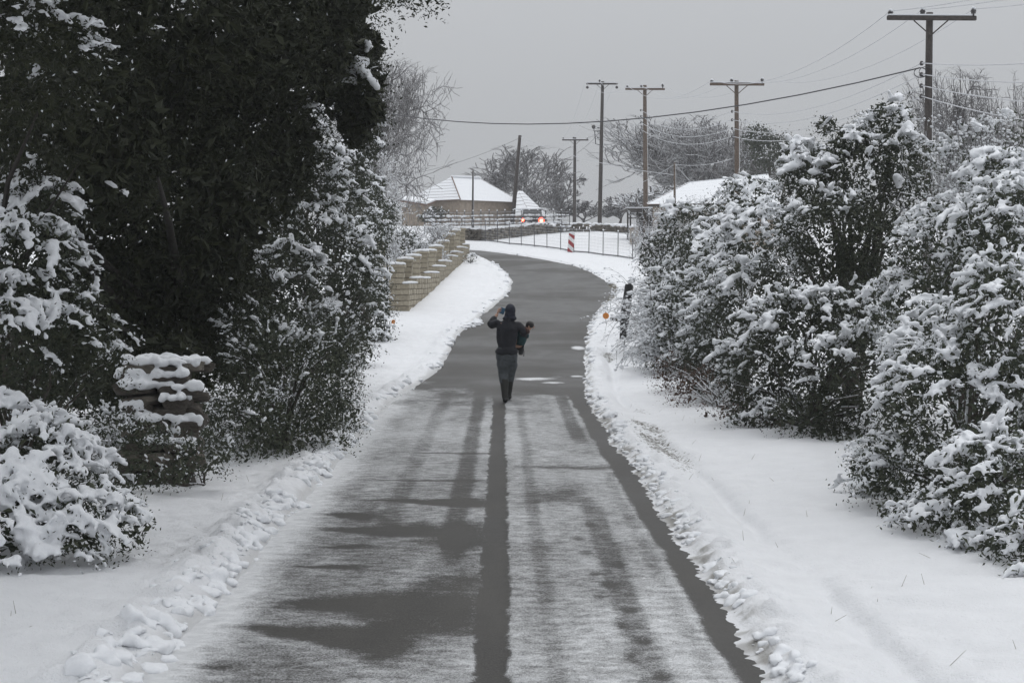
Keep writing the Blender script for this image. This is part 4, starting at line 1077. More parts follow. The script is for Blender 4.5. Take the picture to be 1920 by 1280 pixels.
wire('thin wire slanting down right from the tall grey pole to the bare trees', [P(1131, 245, Y4), P(1215, 340, 125)], .1, .010, M_wire)
wire('thin wire from the farthest pole up to the tall grey pole bracket', [P(1056, 300, Y5), P(1126, 247, Y4)], .3, .012, M_wire)

# ------------------------------------------------------------------ the walker carrying a child
PX0, PY0 = -.085, 30.2; PZ0 = float(prof(PY0)) + .012
def skin_mesh(name, nodes, edges, root, sub=2):
    """one continuous surface grown round a skeleton; node = (x, y, z, rx, ry)"""
    keys = list(nodes); me = bpy.data.meshes.new(name + '_skeleton')
    me.from_pydata([(PX0 + nodes[k][0], PY0 + nodes[k][1], PZ0 + nodes[k][2]) for k in keys], [(keys.index(a), keys.index(b)) for a, b in edges], [])
    o = bpy.data.objects.new('skin_work', me); C.objects.link(o)
    o.modifiers.new('s', 'SKIN'); o.modifiers['s'].use_smooth_shade = True; o.modifiers['s'].branch_smoothing = .6
    sv = me.skin_vertices[0].data
    for i, k in enumerate(keys):
        sv[i].radius = nodes[k][3:5] if len(nodes[k]) > 4 else (nodes[k][3], nodes[k][3]); sv[i].use_root = (k == root)
    m = o.modifiers.new('d', 'SUBSURF'); m.levels = sub; m.render_levels = sub
    out = bpy.data.meshes.new_from_object(o.evaluated_get(bpy.context.evaluated_depsgraph_get()))
    bpy.data.objects.remove(o); out.name = name
    for p in out.polygons: p.use_smooth = True
    return out
def wrinkle(me, amp, k, seed):
    n = len(me.vertices); co = np.empty(n * 3, np.float32); me.vertices.foreach_get('co', co); co = co.reshape(-1, 3)
    co += (amp * (np.stack([fbm(co[:, 0] * k, co[:, 1] * k, co[:, 2] * k * .6, 3, seed + s) for s in range(3)], 1) - .5)).astype(np.float32)
    me.vertices.foreach_set('co', co.ravel()); me.update(); return me
walker = thing('person', 'adult in navy jacket and grey trousers walking away down the road', 'person', (PX0, PY0, PZ0))
# skeleton (x right, y away, z up)
N = dict(pel=(-.015, 0, .90, .135, .10), bel=(-.015, .0, 1.06, .135, .10), che=(.005, .01, 1.28, .15, .105), nec0=(.035, .02, 1.45, .075, .07), nec=(.045, .04, 1.51, .052, .052), hed=(.055, .06, 1.60, .072, .085), crn=(.055, .06, 1.67, .06, .07),
         ls=(-.155, .02, 1.41, .062), le=(-.315, .06, 1.33, .046), lw=(-.205, .21, 1.50, .033), lh=(-.175, .24, 1.545, .035),
         rs=(.185, .02, 1.39, .062), re=(.31, .05, 1.20, .046), rw=(.22, .25, 1.08, .034), rh=(.14, .30, 1.07, .035),
         lk=(-.075, .06, .49, .06), la=(-.035, -.10, .10, .042), lt=(-.03, .04, .035, .04), rk=(.055, .16, .52, .06), ra=(.015, .30, .12, .042), rt=(.03, .44, .05, .04),
         lp=(-.085, .01, .84, .088), rp=(.075, .03, .84, .088))
E = [('pel', 'bel'), ('bel', 'che'), ('che', 'nec0'), ('nec0', 'nec'), ('nec', 'hed'), ('hed', 'crn'), ('che', 'ls'), ('ls', 'le'), ('le', 'lw'), ('lw', 'lh'), ('che', 'rs'), ('rs', 're'), ('re', 'rw'), ('rw', 'rh'),
     ('pel', 'lp'), ('lp', 'lk'), ('lk', 'la'), ('la', 'lt'), ('pel', 'rp'), ('rp', 'rk'), ('rk', 'ra'), ('ra', 'rt')]
NB = {k: tuple(v[:3]) + tuple(r * (.9 if k in ('hed', 'crn', 'nec', 'lh', 'lw', 'rh', 'rw') else .54) for r in v[3:]) for k, v in N.items()}
body = link('body', skin_mesh('body', NB, E, 'pel', 2), M_skin, walker)
def grow(ks, f): return {k: tuple(N[k][:3]) + tuple(r * f + .012 for r in N[k][3:]) for k in ks}
J = grow(['bel', 'che', 'nec0', 'ls', 'le', 'lw', 'rs', 're', 'rw'], 1.18)
J['hem'] = (-.012, .0, .80, .24, .18); J['bel'] = (-.012, 0, 1.08, .22, .17); J['che'] = (.005, .01, 1.28, .215, .165); J['mid'] = (-.012, 0, .93, .228, .175)
J['ls'] = (-.155, .02, 1.40, .10, .095); J['rs'] = (.185, .02, 1.38, .10, .095); J['le'] = (-.315, .06, 1.335, .075); J['re'] = (.31, .05, 1.20, .07); J['nec0'] = (.035, .02, 1.47, .12, .10)
JE = [('hem', 'mid'), ('mid', 'bel'), ('bel', 'che'), ('che', 'nec0'), ('che', 'ls'), ('ls', 'le'), ('le', 'lw'), ('che', 'rs'), ('rs', 're'), ('re', 'rw')]
link('jacket', wrinkle(skin_mesh('jacket', J, JE, 'bel', 3), .06, 10, 3), M_jacket, walker)
def lumps(name, els, vox, mat, root, amp=.012, seed=3):
    c = np.array([e[:3] for e in els]) + np.array([PX0, PY0, PZ0]); r = np.array([e[3:6] for e in els])
    v0, f0 = _ico(3); v = (v0[None] * r[:, None] + c[:, None]).reshape(-1, 3); f = (f0[None] + (np.arange(len(els)) * len(v0))[:, None, None]).reshape(-1, 3)
    return link(name, wrinkle(remeshed(name, v, f, vox), amp, 14, seed), mat, root)
lumps('hood', [(.055, .055, 1.615, .094, .108, .118), (.05, .04, 1.53, .098, .095, .09), (.045, .03, 1.47, .125, .095, .06)], .012, M_hood, walker)
def cloth(name, chains, vox, mat, root, amp, seed):
    """cloth hung on limbs: a run of overlapping rounds along each chain, fused into one skin"""
    cs, rs = [], []
    for ch in chains:
        ch = np.array(ch)
        for a, b in zip(ch[:-1], ch[1:]):
            for q in np.linspace(0, 1, max(2, int(np.linalg.norm(b[:3] - a[:3]) / .02)), endpoint=False): cs.append((a + (b - a) * q))
        cs.append(ch[-1])
    cs = np.array(cs); v0, f0 = _ico(3)
    v = (v0[None] * np.stack([cs[:, 3], cs[:, 4], np.minimum(cs[:, 3], .05)], 1)[:, None] + cs[:, None, :3] + np.array([PX0, PY0, PZ0])).reshape(-1, 3)
    f = (f0[None] + (np.arange(len(cs)) * len(v0))[:, None, None]).reshape(-1, 3)
    return link(name, wrinkle(remeshed(name, v, f, vox), amp, 11, seed), mat, root)
cloth('trousers', [[(-.015, 0, 1.0, .15, .12), (-.012, .01, .86, .195, .14), (-.015, .015, .76, .19, .14)],
                   [(-.085, .01, .82, .11, .125), (-.08, .04, .64, .112, .12), (-.068, .06, .50, .092, .098), (-.052, -.01, .33, .078, .082)],
                   [(.075, .03, .82, .115, .125), (.072, .10, .64, .112, .12), (.055, .16, .50, .092, .098), (.036, .22, .34, .078, .082)]], .013, M_trouser, walker, .03, 9)
for nme, (a, b, c, d, e) in dict(l=((-.052, -.005, .38), (-.045, -.05, .22), (-.034, -.10, .075), (-.025, .03, .045), (-.02, .13, .04)), r=((.038, .21, .38), (.028, .25, .22), (.016, .30, .095), (.03, .42, .055), (.04, .50, .05))).items():
    cloth('boot', [[(*a, .079, .082), (*b, .066, .072), (*c, .056, .066), (d[0], d[1] - .04, d[2] + .01, .052, .06)]], .011, M_boot, walker, .012, 7)
    cloth('sole', [[(c[0], c[1] - .03, max(c[2] - .035, .035), .05, .05), (*d, .052, .06), (e[0], e[1], d[2] - .004, .042, .05)]], .011, M_rubber, walker, .0, 7)
def hand(root, palm, fdir, side, nrm, mat=M_skin, s=1.0, curl=.9):
    palm, fdir, side, nrm = [np.array(q, float) for q in (palm, fdir, side, nrm)]
    fdir, side, nrm = unit(fdir), unit(side), unit(nrm)
    nodes = {'w': (*(palm - fdir * .05 * s), .026 * s, .02 * s), 'p': (*palm, .034 * s, .016 * s)}; ed = [('w', 'p')]
    for i, (o, L) in enumerate(((-.030, .070), (-.010, .080), (.010, .076), (.029, .060))):
        b0 = palm + side * o * s + fdir * .035 * s; pts = [b0]; ang = 0
        for j in range(3):
            ang += curl * .5; pts.append(pts[-1] + (fdir * math.cos(ang) - nrm * math.sin(ang)) * L * s / 3)
        for j, q in enumerate(pts): nodes[f'{i}{j}'] = (*q, .0085 * s, .0085 * s)
        ed += [('p', f'{i}0')] + [(f'{i}{j}', f'{i}{j+1}') for j in range(3)]
    t0 = palm - side * .03 * s - fdir * .01 * s; t1 = t0 - side * .02 * s + fdir * .025 * s - nrm * .015 * s; t2 = t1 + fdir * .028 * s - nrm * .015 * s
    for j, q in enumerate((t0, t1, t2)): nodes[f't{j}'] = (*q, .0105 * s, .0105 * s)
    ed += [('p', 't0'), ('t0', 't1'), ('t1', 't2')]
    return link('hand', skin_mesh('hand', nodes, ed, 'w', 2), mat, root)
hand(walker, (-.165, .255, 1.585), (.35, .05, 1), (-.4, 1, .1), (-1, -.25, .3))
hand(walker, (.12, .30, 1.07), (-1, .1, .1), (0, -.3, 1), (.1, 1, .2))
def face(root, c, fw, s, mat=M_skin):
    """eyes, nose, mouth and ears on a head of centre c looking along fw"""
    c = np.array(c) + np.array([PX0, PY0, PZ0]); fw = unit(np.array(fw, float)); up = np.array([0, 0, 1.]); rt = unit(np.cross(fw, up)); up = np.cross(rt, fw)
    mb = MB(); mb.tube([c + fw * .08 * s + up * .022 * s, c + fw * .096 * s - up * .012 * s, c + fw * .08 * s - up * .02 * s], [.008 * s, .016 * s, .008 * s], 8); mb.build('nose', mat, root, True)
    for q in (-1, 1):
        v, f = blobs((c + fw * .076 * s + rt * q * .032 * s + up * .018 * s)[None], np.array([[.012 * s] * 3]), ICO2, 0); link('eye', mesh_from('eye', v, f), M_hair, root)
        v, f = blobs((c + rt * q * .076 * s + up * .0 * s)[None], np.array([[.014 * s, .02 * s, .03 * s]]), ICO2, .03); link('ear', mesh_from('ear', v, f), mat, root)
    mb = MB(); mb.tube([c + fw * .078 * s - rt * .022 * s - up * .045 * s, c + fw * .084 * s - up * .047 * s, c + fw * .078 * s + rt * .022 * s - up * .045 * s], [.003 * s, .006 * s, .003 * s], 6); mb.build('mouth', M_brown, root, True)
face(walker, (.055, .07, 1.60), (0, 1, 0), 1.0)
ph = thing('phone', 'small blue handset held up beside the walker\'s hood', 'phone', (PX0 - .10, PY0 + .24, PZ0 + 1.59))
mb = MB(); mb.box((PX0 - .088, PY0 + .245, PZ0 + 1.60), (.088, .016, .115), 0, .1, .35); mb.build('case', M_blue, ph, bevel=.006)
mb = MB(); mb.box((PX0 - .088, PY0 + .256, PZ0 + 1.60), (.074, .004, .10), 0, .1, .35); mb.build('screen', M_glass, ph)
# child on the right hip
kid = thing('person', 'small child in dark teal carried on the walker\'s right arm', 'person', (PX0 + .30, PY0 + .12, PZ0 + .95))
K = dict(pel=(.19, .16, .985, .085, .08), bel=(.235, .15, 1.09, .078, .07), che=(.29, .13, 1.20, .078, .065), nec=(.36, .11, 1.275, .036, .036), hed=(.405, .10, 1.325, .062, .068), crn=(.425, .105, 1.375, .05, .055),
         ls=(.22, .14, 1.25, .036), le=(.16, .20, 1.28, .03), lh=(.10, .21, 1.33, .024), rs=(.34, .18, 1.20, .036), re=(.35, .28, 1.12, .03), rh=(.29, .36, 1.10, .024),
         lk=(.05, .26, 1.0, .048), la=(.02, .30, .78, .034), rk=(.25, .33, .98, .048), ra=(.24, .36, .80, .034))
KE = [('pel', 'bel'), ('bel', 'che'), ('che', 'nec'), ('nec', 'hed'), ('hed', 'crn'), ('che', 'ls'), ('ls', 'le'), ('le', 'lh'), ('che', 'rs'), ('rs', 're'), ('re', 'rh'), ('pel', 'lk'), ('lk', 'la'), ('pel', 'rk'), ('rk', 'ra')]
link('body', skin_mesh('body', K, KE, 'pel', 2), M_skin, kid)
Kc = {k: (*K[k][:3], *[r * 1.12 + .014 for r in K[k][3:]]) for k in ('bel', 'che', 'ls', 'le', 'rs', 're')}; Kc['pel'] = (.225, .15, .985, .082, .085)
link('coat', wrinkle(skin_mesh('coat', Kc, [('pel', 'bel'), ('bel', 'che'), ('che', 'ls'), ('ls', 'le'), ('che', 'rs'), ('rs', 're')], 'bel', 2), .02, 14, 4), M_teal, kid)
Kt = {k: (*K[k][:3], *[r * 1.1 + .01 for r in K[k][3:]]) for k in ('pel', 'lk', 'la', 'rk', 'ra')}
link('leggings', skin_mesh('leggings', Kt, [('pel', 'lk'), ('lk', 'la'), ('pel', 'rk'), ('rk', 'ra')], 'pel', 2), M_dark, kid)
Ks = dict(a=(.33, .06, 1.27, .045, .045), b=(.36, .03, 1.235, .048, .045), c=(.385, .03, 1.20, .034, .034), z=(.27, .05, 1.31, .04, .04))
link('scarf', skin_mesh('scarf', Ks, [('z', 'a'), ('a', 'b'), ('b', 'c')], 'a', 2), M_brown, kid)
lumps('hair', [(.402, .108, 1.355, .074, .080, .072), (.385, .125, 1.325, .062, .062, .07)], .01, M_hair, kid, .008)
face(kid, (.41, .10, 1.325), (.85, -.45, -.2), .80)
hand(kid, (.27, .37, 1.10), (-1, .1, -.2), (0, .3, 1), (0, -1, 0), s=.6)
hand(kid, (.085, .215, 1.335), (-1, .2, .2), (0, 0, 1), (0, 1, 0), s=.6)
mb = MB(); mb.tube([(PX0 + .285, PY0 + .02, PZ0 + .95), (PX0 + .30, PY0 + .01, PZ0 + .88), (PX0 + .29, PY0 + .01, PZ0 + .80)], .006, 5); v_, f_ = ICO1
mb.add([tuple(np.array([PX0 + .292, PY0 + .01, PZ0 + .815]) + q * .014) for q in v_], [tuple(q) for q in f_]); mb.build('strap', M_dark, kid)

# ------------------------------------------------------------------ snow clods along the road edges
def clods(name, side, n, rr, dmu, dsd, y0, y1, seed, vox):
    g = np.random.default_rng(seed); Y = y0 + (y1 - y0) * g.uniform(0, 1, n) ** 1.5
    d = dmu + dsd * g.normal(size=n); keep = (d > -.05) & (fbm(Y * .8, 0.5, seed=seed) > .30); Y, d = Y[keep], d[keep]
    x = (left(Y) - d) if side < 0 else (right(Y) + d)
    r = np.minimum(rr * g.lognormal(-.3, .6, len(Y)) * np.clip(1.2 - d, .5, 1.2), rr * 2.4); z = ground(x, Y) + r * .1
    v, f = blobs(np.stack([x, Y, z], 1), np.stack([r * g.uniform(.8, 1.7, len(r)), r, r * g.uniform(.45, .9, len(r))], 1), ICO2, .30, g)
    o = link(name, remeshed(name, v, f, vox, vox * 1.9), M_snow, kind='stuff'); return o
clods('snow_clods', -1, 1300, .028, .14, .13, 7.5, 24, 3, .017)
clods('snow_clods', -1, 380, .042, .10, .12, 24, 80, 4, .03)
clods('snow_clods', 1, 850, .020, .03, .07, 7.5, 24, 5, .014)
clods('snow_clods', 1, 380, .038, .05, .10, 24, 84, 6, .03)
fx, fy = hit(880, 608); g = np.random.default_rng(8); n = 60
c = np.stack([fx + g.normal(size=n) * .18, fy + g.normal(size=n) * .9, np.zeros(n)], 1); c[:, 2] = prof(c[:, 1]) + .02; r = .05 * g.lognormal(0, .4, n)
v, f = blobs(c, np.stack([r * 1.4, r * 1.2, r * .6], 1)); link('snow_clods', remeshed('snow_clods', v, f, .03, .02), M_snow, kind='stuff')

# ------------------------------------------------------------------ left: the big oak and the evergreens round it
shrub('oak_tree', 'huge dark evergreen oak overhanging the left side of the lane', 'tree',
      [scr(300, 30, 24, 310, 200, 3.2, .0), scr(560, 40, 26, 135, 160, 2.2, .10), scr(270, 380, 24, 240, 240, 2.4, .0), scr(470, 270, 26.5, 130, 170, 2.0, .03), scr(150, 260, 21, 170, 190, 1.8, .02), scr(360, 560, 25.5, 150, 150, 1.6, .0), scr(645, 120, 27.5, 60, 120, 1.4, .55), scr(694, 90, 26.5, 24, 34, .6, 1.3), scr(690, 150, 26.5, 32, 30, .7, 1.4), scr(700, 205, 26.5, 24, 28, .6, 1.4), scr(625, -30, 25, 110, 70, 1.5, .1), scr(240, 580, 24, 150, 130, 1.6, .0), scr(668, 225, 27.5, 36, 55, .9, .9), scr(250, 700, 21.8, 170, 80, 1.2, .0), scr(515, 460, 33, 75, 95, 1.0, .15), scr(60, 640, 19.5, 170, 130, .8, .0), scr(470, 640, 28.5, 95, 100, .8, .0), scr(600, 640, 35, 60, 90, .8, .1),
       (np.array([-3.6, 17.5, 7.6]), np.array([2.6, 3.2, 1.5]), .2, 1), (np.array([-5.6, 12.5, 7.2]), np.array([2.6, 3.4, 1.8]), .2, 1), (np.array([-6.2, 8.0, 6.2]), np.array([2.3, 3.0, 2.0]), .2, 1), (np.array([-2.6, 12.0, 7.6]), np.array([1.9, 2.6, 1.0]), .2, 1)],  # unseen part of the crown, extended overhead to darken the near lane
      (P(360, 0, 26)[0], 26, 0), M_oak, bark=M_oakbark, reach_in=.5, density=13, spray=.5, leaf=.062, nleaf=26, inner=620, fill=3.8, blob=.050, voxel=.036, snow=0.68, droop=.3, limbs=9, trunk_r=.17, spread=.11, frost=.012, jag=.16, seed=1)
shrub('hanging_bough', 'dark leafy oak bough hanging into the sky at the top', 'branch',
      [scr(772, -4, 22, 52, 13, .35, .0), scr(735, -10, 22, 40, 16, .35, 0), scr(800, -2, 22, 26, 8, .2, 0)], (P(560, 0, 25)[0], 25, 0), M_oak, density=40, spray=.26, leaf=.055, nleaf=16, inner=120, blob=0, limbs=0, spread=.07, jag=.3, droop=.5, seed=2)
shrub('snowy_oak', 'evergreen with thick snow pads low over the top left', 'tree',
      [scr(60, 70, 15, 120, 75, .7, 1.15), scr(160, 110, 15.3, 55, 45, .5, 1.0), scr(-30, 40, 15, 80, 110, .7, 1.0), scr(285, 55, 16.5, 14, 16, .15, 1.4, .5), scr(365, 12, 17, 22, 20, .2, 1.0, .5), scr(60, 190, 15.8, 120, 60, .6, .10), scr(20, 300, 16.5, 110, 80, .7, .15)],
      (P(-60, 0, 16.5)[0], 16.5, 0), M_oak, density=34, spray=.24, leaf=.042, nleaf=16, inner=900, blob=0.0258, voxel=0.0181, snow=1.07, droop=.35, bark=M_oakbark, limbs=6, trunk_r=.10, spread=.06, frost=.05, seed=3)
shrub('juniper', 'drooping snow laden evergreen above the white mound on the left', 'shrub',
      [scr(60, 480, 15.5, 105, 85, .8, 1.2), scr(120, 600, 15.3, 105, 85, .7, 1.3), scr(20, 600, 15, 110, 130, .8, 1.1), scr(80, 380, 16.5, 75, 60, .6, .9), scr(190, 655, 15.6, 45, 50, .4, 1.1), scr(100, 710, 15.8, 120, 60, .6, .12), scr(20, 440, 15, 60, 40, .4, 1.3), scr(60, 330, 17, 50, 30, .4, .6)],
      (P(20, 0, 16.3)[0], 16.3, 0), M_ever, density=40, spray=0.36, leaf=.038, nleaf=15, inner=1100, blob=0.0261, voxel=0.0190, snow=1.25, droop=.75, limbs=18, trunk_r=.07, spread=.05, frost=.12, outw=1.0, seed=4, lat=3)
shrub('snow_mound_bush', 'low bush buried under a smooth mound of snow at the verge', 'shrub',
      [scr(60, 905, 13.7, 140, 125, .9, 1.5, .8), scr(160, 960, 13.3, 85, 70, .6, 1.3, .9), scr(-40, 985, 13.1, 150, 120, .8, 1.6, .6), scr(232, 985, 13.2, 50, 48, .35, .9, 1.0), scr(20, 752, 14.2, 45, 26, .3, 1.5, .5), scr(100, 820, 14, 75, 55, .5, 1.2, .9), scr(130, 1010, 13.0, 80, 40, .4, 1.4, .6)],
      (P(60, 0, 13.8)[0], 13.8, 0), M_ever, density=80, spray=0.26, leaf=.036, nleaf=12, inner=700, blob=0.0270, voxel=0.0190, snow=1.15, droop=.6, limbs=14, trunk_r=.04, spread=.05, frost=0.2, seed=5)
shrub('dusted_evergreen', 'round dark green bush dusted with snow right of the ruined wall', 'shrub',
      [scr(540, 720, 22, 130, 130, 1.1, .55), scr(450, 800, 20.5, 105, 90, .8, .4), scr(600, 690, 24.5, 85, 130, 1.0, .7), scr(560, 820, 21.5, 100, 65, .7, .5), scr(500, 620, 24, 90, 70, .8, .5), scr(640, 780, 24, 40, 45, .5, .7)],
      (P(530, 0, 22)[0], 22, 0), M_olive, density=40, spray=.28, leaf=.040, nleaf=16, inner=900, blob=0.0204, voxel=0.0196, snow=0.8, droop=.15, limbs=26, trunk_r=.06, spread=.06, frost=.16, up=.4, seed=6)
shrub('verge_bush', 'little snow flecked bush at the foot of the ruined wall', 'shrub',
      [scr(385, 850, 17.6, 60, 52, .3, 1.0), scr(210, 815, 16.9, 70, 55, .3, 1.2), scr(285, 815, 17.0, 55, 30, .2, 1.2), scr(335, 885, 17.2, 30, 28, .2, .8), scr(225, 885, 16.8, 55, 50, .25, .8), scr(280, 890, 17.3, 40, 30, .15, .4)],
      (P(385, 0, 18.2)[0], 18.2, 0), M_olive, density=60, spray=.18, leaf=.034, nleaf=12, inner=1200, blob=0.0130, voxel=0.0132, snow=0.90, droop=.1, limbs=3, reach_in=.5, trunk_r=.025, spread=.045, frost=.25, up=.4, seed=7)
shrub('leaning_cypress', 'tall evergreen with snowy drooping fans between oak and wall', 'tree',
      [scr(565, 235, 30.5, 60, 75, 1.0, 1.1), scr(600, 320, 31, 55, 65, 1.0, 1.0), scr(580, 410, 31, 85, 75, 1.1, 1.1), scr(655, 330, 33, 40, 70, .8, .9), scr(520, 300, 30, 45, 60, .8, .7), scr(640, 490, 32, 75, 75, 1.0, 1.0), scr(540, 520, 29, 75, 85, .9, .8), scr(640, 590, 32, 65, 75, .9, .8), scr(470, 560, 28, 50, 70, .7, .4), scr(690, 250, 34, 28, 70, .6, 1.0), scr(700, 130, 33, 18, 60, .5, 1.0)],
      (P(590, 0, 34)[0], 34, 0), M_ever, density=20, spray=.42, leaf=.055, nleaf=15, inner=600, blob=0.0365, voxel=0.0327, snow=1.5, droop=.5, limbs=26, trunk_r=.10, spread=.08, frost=.14, outw=.9, seed=8)
shrub('roadside_evergreen', 'snow covered evergreen at the verge before the near wall pillar', 'shrub',
      [scr(690, 600, 43, 45, 70, 1.0, 1.2), scr(660, 520, 40, 58, 70, 1.0, 1.1), scr(708, 640, 43, 34, 38, .6, 1.1), scr(645, 650, 37, 58, 62, 1.0, 1.0), scr(695, 440, 46, 45, 50, .9, 1.0), scr(708, 560, 45, 30, 50, .6, 1.1), scr(690, 360, 44, 36, 50, .7, .9)],
      (P(680, 0, 42.5)[0], 42.5, 0), M_ever, density=14, spray=.42, leaf=.062, nleaf=15, inner=420, blob=0.0328, voxel=0.0329, snow=1.3, droop=.5, limbs=20, trunk_r=.08, spread=.09, frost=.2, seed=9)
# frosted garden behind the wall
for i, (px, py, Y, w, h, lab, sd, mm) in enumerate([
        (735, 470, 58, 42, 80, 'pale frosted garden shrub behind the gate pillar', 21, M_twig), (790, 470, 68, 55, 55, 'snow whitened garden shrub behind the first wall pillars', 22, M_twig),
        (835, 455, 82, 36, 35, 'small frosted shrub behind the upper end of the wall', 23, M_twig_dark), (704, 370, 78, 48, 90, 'loose frosted tree left of the stone house', 24, M_twig), (690, 330, 72, 45, 120, 'snowy twiggy tree around the thin dark pole', 25, M_twig)]):
    b = P(px, 0, Y); zb = float(ground(b[0], Y)); top = P(px, py - h, Y)[2]
    bare_tree('frosted_shrub', lab, 'shrub', (b[0], Y, zb), max(top - zb, 1.2), spread=.75, levels=4, kids=(4, 4, 3, 3), r0=.035, mat=mm, seed=sd, stems=9, flare=.9 * w / 40, minr=.010, snowy=(.026 if i < 4 else .012), ratio=.55, fit=(max(top - zb, 1.2), w / F * Y))
shrub('garden_conifer', 'dark snowy conifer fans beyond the gate pillar', 'shrub', [scr(700, 470, 50, 30, 60, .7, .9), scr(690, 400, 52, 45, 50, .9, .8), scr(725, 400, 56, 28, 30, .7, .9)], (P(700, 0, 51)[0], 51, 0), M_ever, density=12, spray=.4, leaf=.07, nleaf=14, inner=300, blob=0.0323, voxel=0.0371, snow=1.02, droop=.8, limbs=14, trunk_r=.06, seed=10)
shrub('clipped_bush', 'dark leaved garden bush behind the middle of the wall', 'shrub', [scr(800, 478, 72, 40, 26, .9, .8), scr(760, 462, 64, 30, 34, .8, .9)], (P(795, 0, 72)[0], 72, 0), M_ever, density=14, spray=.3, leaf=.08, nleaf=12, inner=300, blob=0.0348, voxel=0.0412, snow=0.90, limbs=10, trunk_r=.04, seed=11)
shrub('house_bush', 'frosted bush against the front of the stone house', 'shrub', [scr(816, 400, 120, 22, 13, .9, .9), scr(800, 407, 118, 14, 10, .8, 1.0)], (P(815, 0, 120)[0], 120, 0), M_ever, density=8, spray=.5, leaf=.12, nleaf=12, inner=200, blob=0.0497, voxel=0.0659, snow=0.90, limbs=8, seed=12)
shrub('wall_end_tuft', 'tuft of snowy twigs at the far end of the garden wall', 'shrub', [scr(882, 484, 76, 13, 12, .4, 1.0)], (P(882, 0, 76)[0], 76, 0), M_ever, density=30, spray=.25, leaf=.05, nleaf=8, inner=200, blob=0.0249, voxel=0.0329, snow=1.02, limbs=8, trunk_r=.03, seed=13)

# ------------------------------------------------------------------ far leafless trees
def far_tree(label, px, Y, pyt, hw, seed, spread=.75, levels=5, kids=(7, 5, 4, 4, 3), mat=None, **k):
    """hw: half width of the crown in photograph pixels"""
    b = P(px, 0, Y); zb = float(ground(b[0], Y)); h = P(px, pyt, Y)[2] - zb
    return bare_tree('bare_tree', label, 'tree', (b[0], Y, zb), h, spread=spread, levels=levels, kids=kids, mat=mat or M_twig_far, seed=seed, fit=(h, hw / F * Y), **k)
far_tree('great bare tree with dense drooping twigs behind the left evergreens', 698, 92, 104, 104, 41, 1.05, 5, (9, 7, 6, 4, 4), lift=.06, minr=.017, r0=.24, gravity=.03, trunk=.28, ratio=.66)
far_tree('spreading bare tree rising behind the hip roof', 975, 150, 274, 88, 42, .9, 5, (7, 5, 4, 4, 3), M_twig_far, minr=.017, trunk=.16, ratio=.68)
far_tree('smaller bare tree behind the annex roof', 1045, 158, 322, 52, 43, .95, 5, (6, 5, 4, 4, 2), M_twig_far, minr=.017, trunk=.16)
far_tree('low bare tree behind the left slope of the hip roof', 915, 165, 318, 55, 44, .9, 5, (6, 5, 4, 3, 3), M_twig_far, minr=.016, trunk=.16)
far_tree('dense grey bare tree between the brown poles', 1252, 125, 218, 105, 45, .9, 5, (8, 6, 6, 4, 2), mat=M_twig_mid, minr=.015, trunk=.16, ratio=.66)
far_tree('broad bare tree crown behind the farm house', 1335, 118, 222, 100, 46, .9, 5, (8, 6, 5, 4, 2), mat=M_twig_mid, minr=.016, trunk=.16, ratio=.66)
far_tree('bare tree crown standing just behind the T pole', 1408, 112, 240, 62, 47, .85, 5, (7, 5, 4, 4, 3), M_twig_far, minr=.014, trunk=.18)
far_tree('big frosted bare tree at the far right behind the dark pole', 1830, 62, 122, 95, 48, 1.1, 5, (9, 7, 5, 4, 4), lift=.1, minr=.0075, trunk=.2, ratio=.66)
far_tree('frosted bare tree at the right border above the hedge', 1915, 64, 140, 75, 49, 1.1, 5, (8, 6, 5, 4, 3), lift=.1, minr=.0075, trunk=.2)
far_tree('faint low tree between the grey pole and the shelter', 1160, 150, 362, 45, 50, .9, 5, (6, 5, 4, 4, 2), minr=.020, trunk=.16)
far_tree('faint low scrub tree left of the grey pole', 1092, 160, 372, 45, 51, .9, 5, (6, 5, 4, 4, 2), minr=.020, trunk=.16)
far_tree('hazy thicket tree between the farm house and the shelter', 1215, 112, 345, 50, 52, .9, 5, (6, 5, 4, 4, 2), M_twig, minr=.016, trunk=.16)
shrub('dark_pine', 'dark evergreen crown right of the T pole above the hedge', 'tree', [scr(1450, 285, 100, 50, 40, 2.0, .5), scr(1420, 260, 100, 30, 28, 1.2, .5), scr(1490, 300, 98, 40, 36, 1.5, .6)], (P(1450, 0, 100)[0], 100, 0), M_ever, density=4.5, spray=.7, leaf=.14, nleaf=16, inner=110, blob=0.0546, voxel=0.0741, snow=0.56, limbs=12, trunk_r=.14, spread=.2, frost=.3, seed=14)

# ------------------------------------------------------------------ right hedge
shrub('hedge_bush', 'big snow burdened bush closest to the camera on the right verge', 'shrub',
      [scr(1790, 760, 15.6, 150, 150, 1.0, 1.05), scr(1690, 870, 16.0, 95, 75, .7, 1.2), scr(1890, 620, 15.6, 120, 150, 1.1, 1.05), scr(1870, 900, 13.9, 110, 110, .8, 1.05), scr(1780, 960, 14.4, 110, 60, .5, 1.3), scr(1640, 895, 17, 55, 55, .45, 1.1), scr(1740, 650, 17, 80, 90, .8, 1.0), scr(1915, 1030, 12.9, 75, 75, .5, .7), scr(1700, 965, 15.2, 60, 35, .35, 1.3), scr(1830, 1025, 13.4, 60, 40, .35, 1.2), scr(2060, 700, 16.5, 170, 230, 1.3, .9, .8), scr(2080, 900, 15.5, 150, 150, 1.0, .8, .8)],
      (P(1830, 0, 15.6)[0], 15.6, 0), M_olive, density=60.0, spray=0.33, leaf=.036, nleaf=12, inner=1100, blob=0.0226, voxel=0.0190, snow=1.24, droop=.45, limbs=34, trunk_r=.06, spread=.05, frost=.25, outw=.9, seed=15, lat=3)
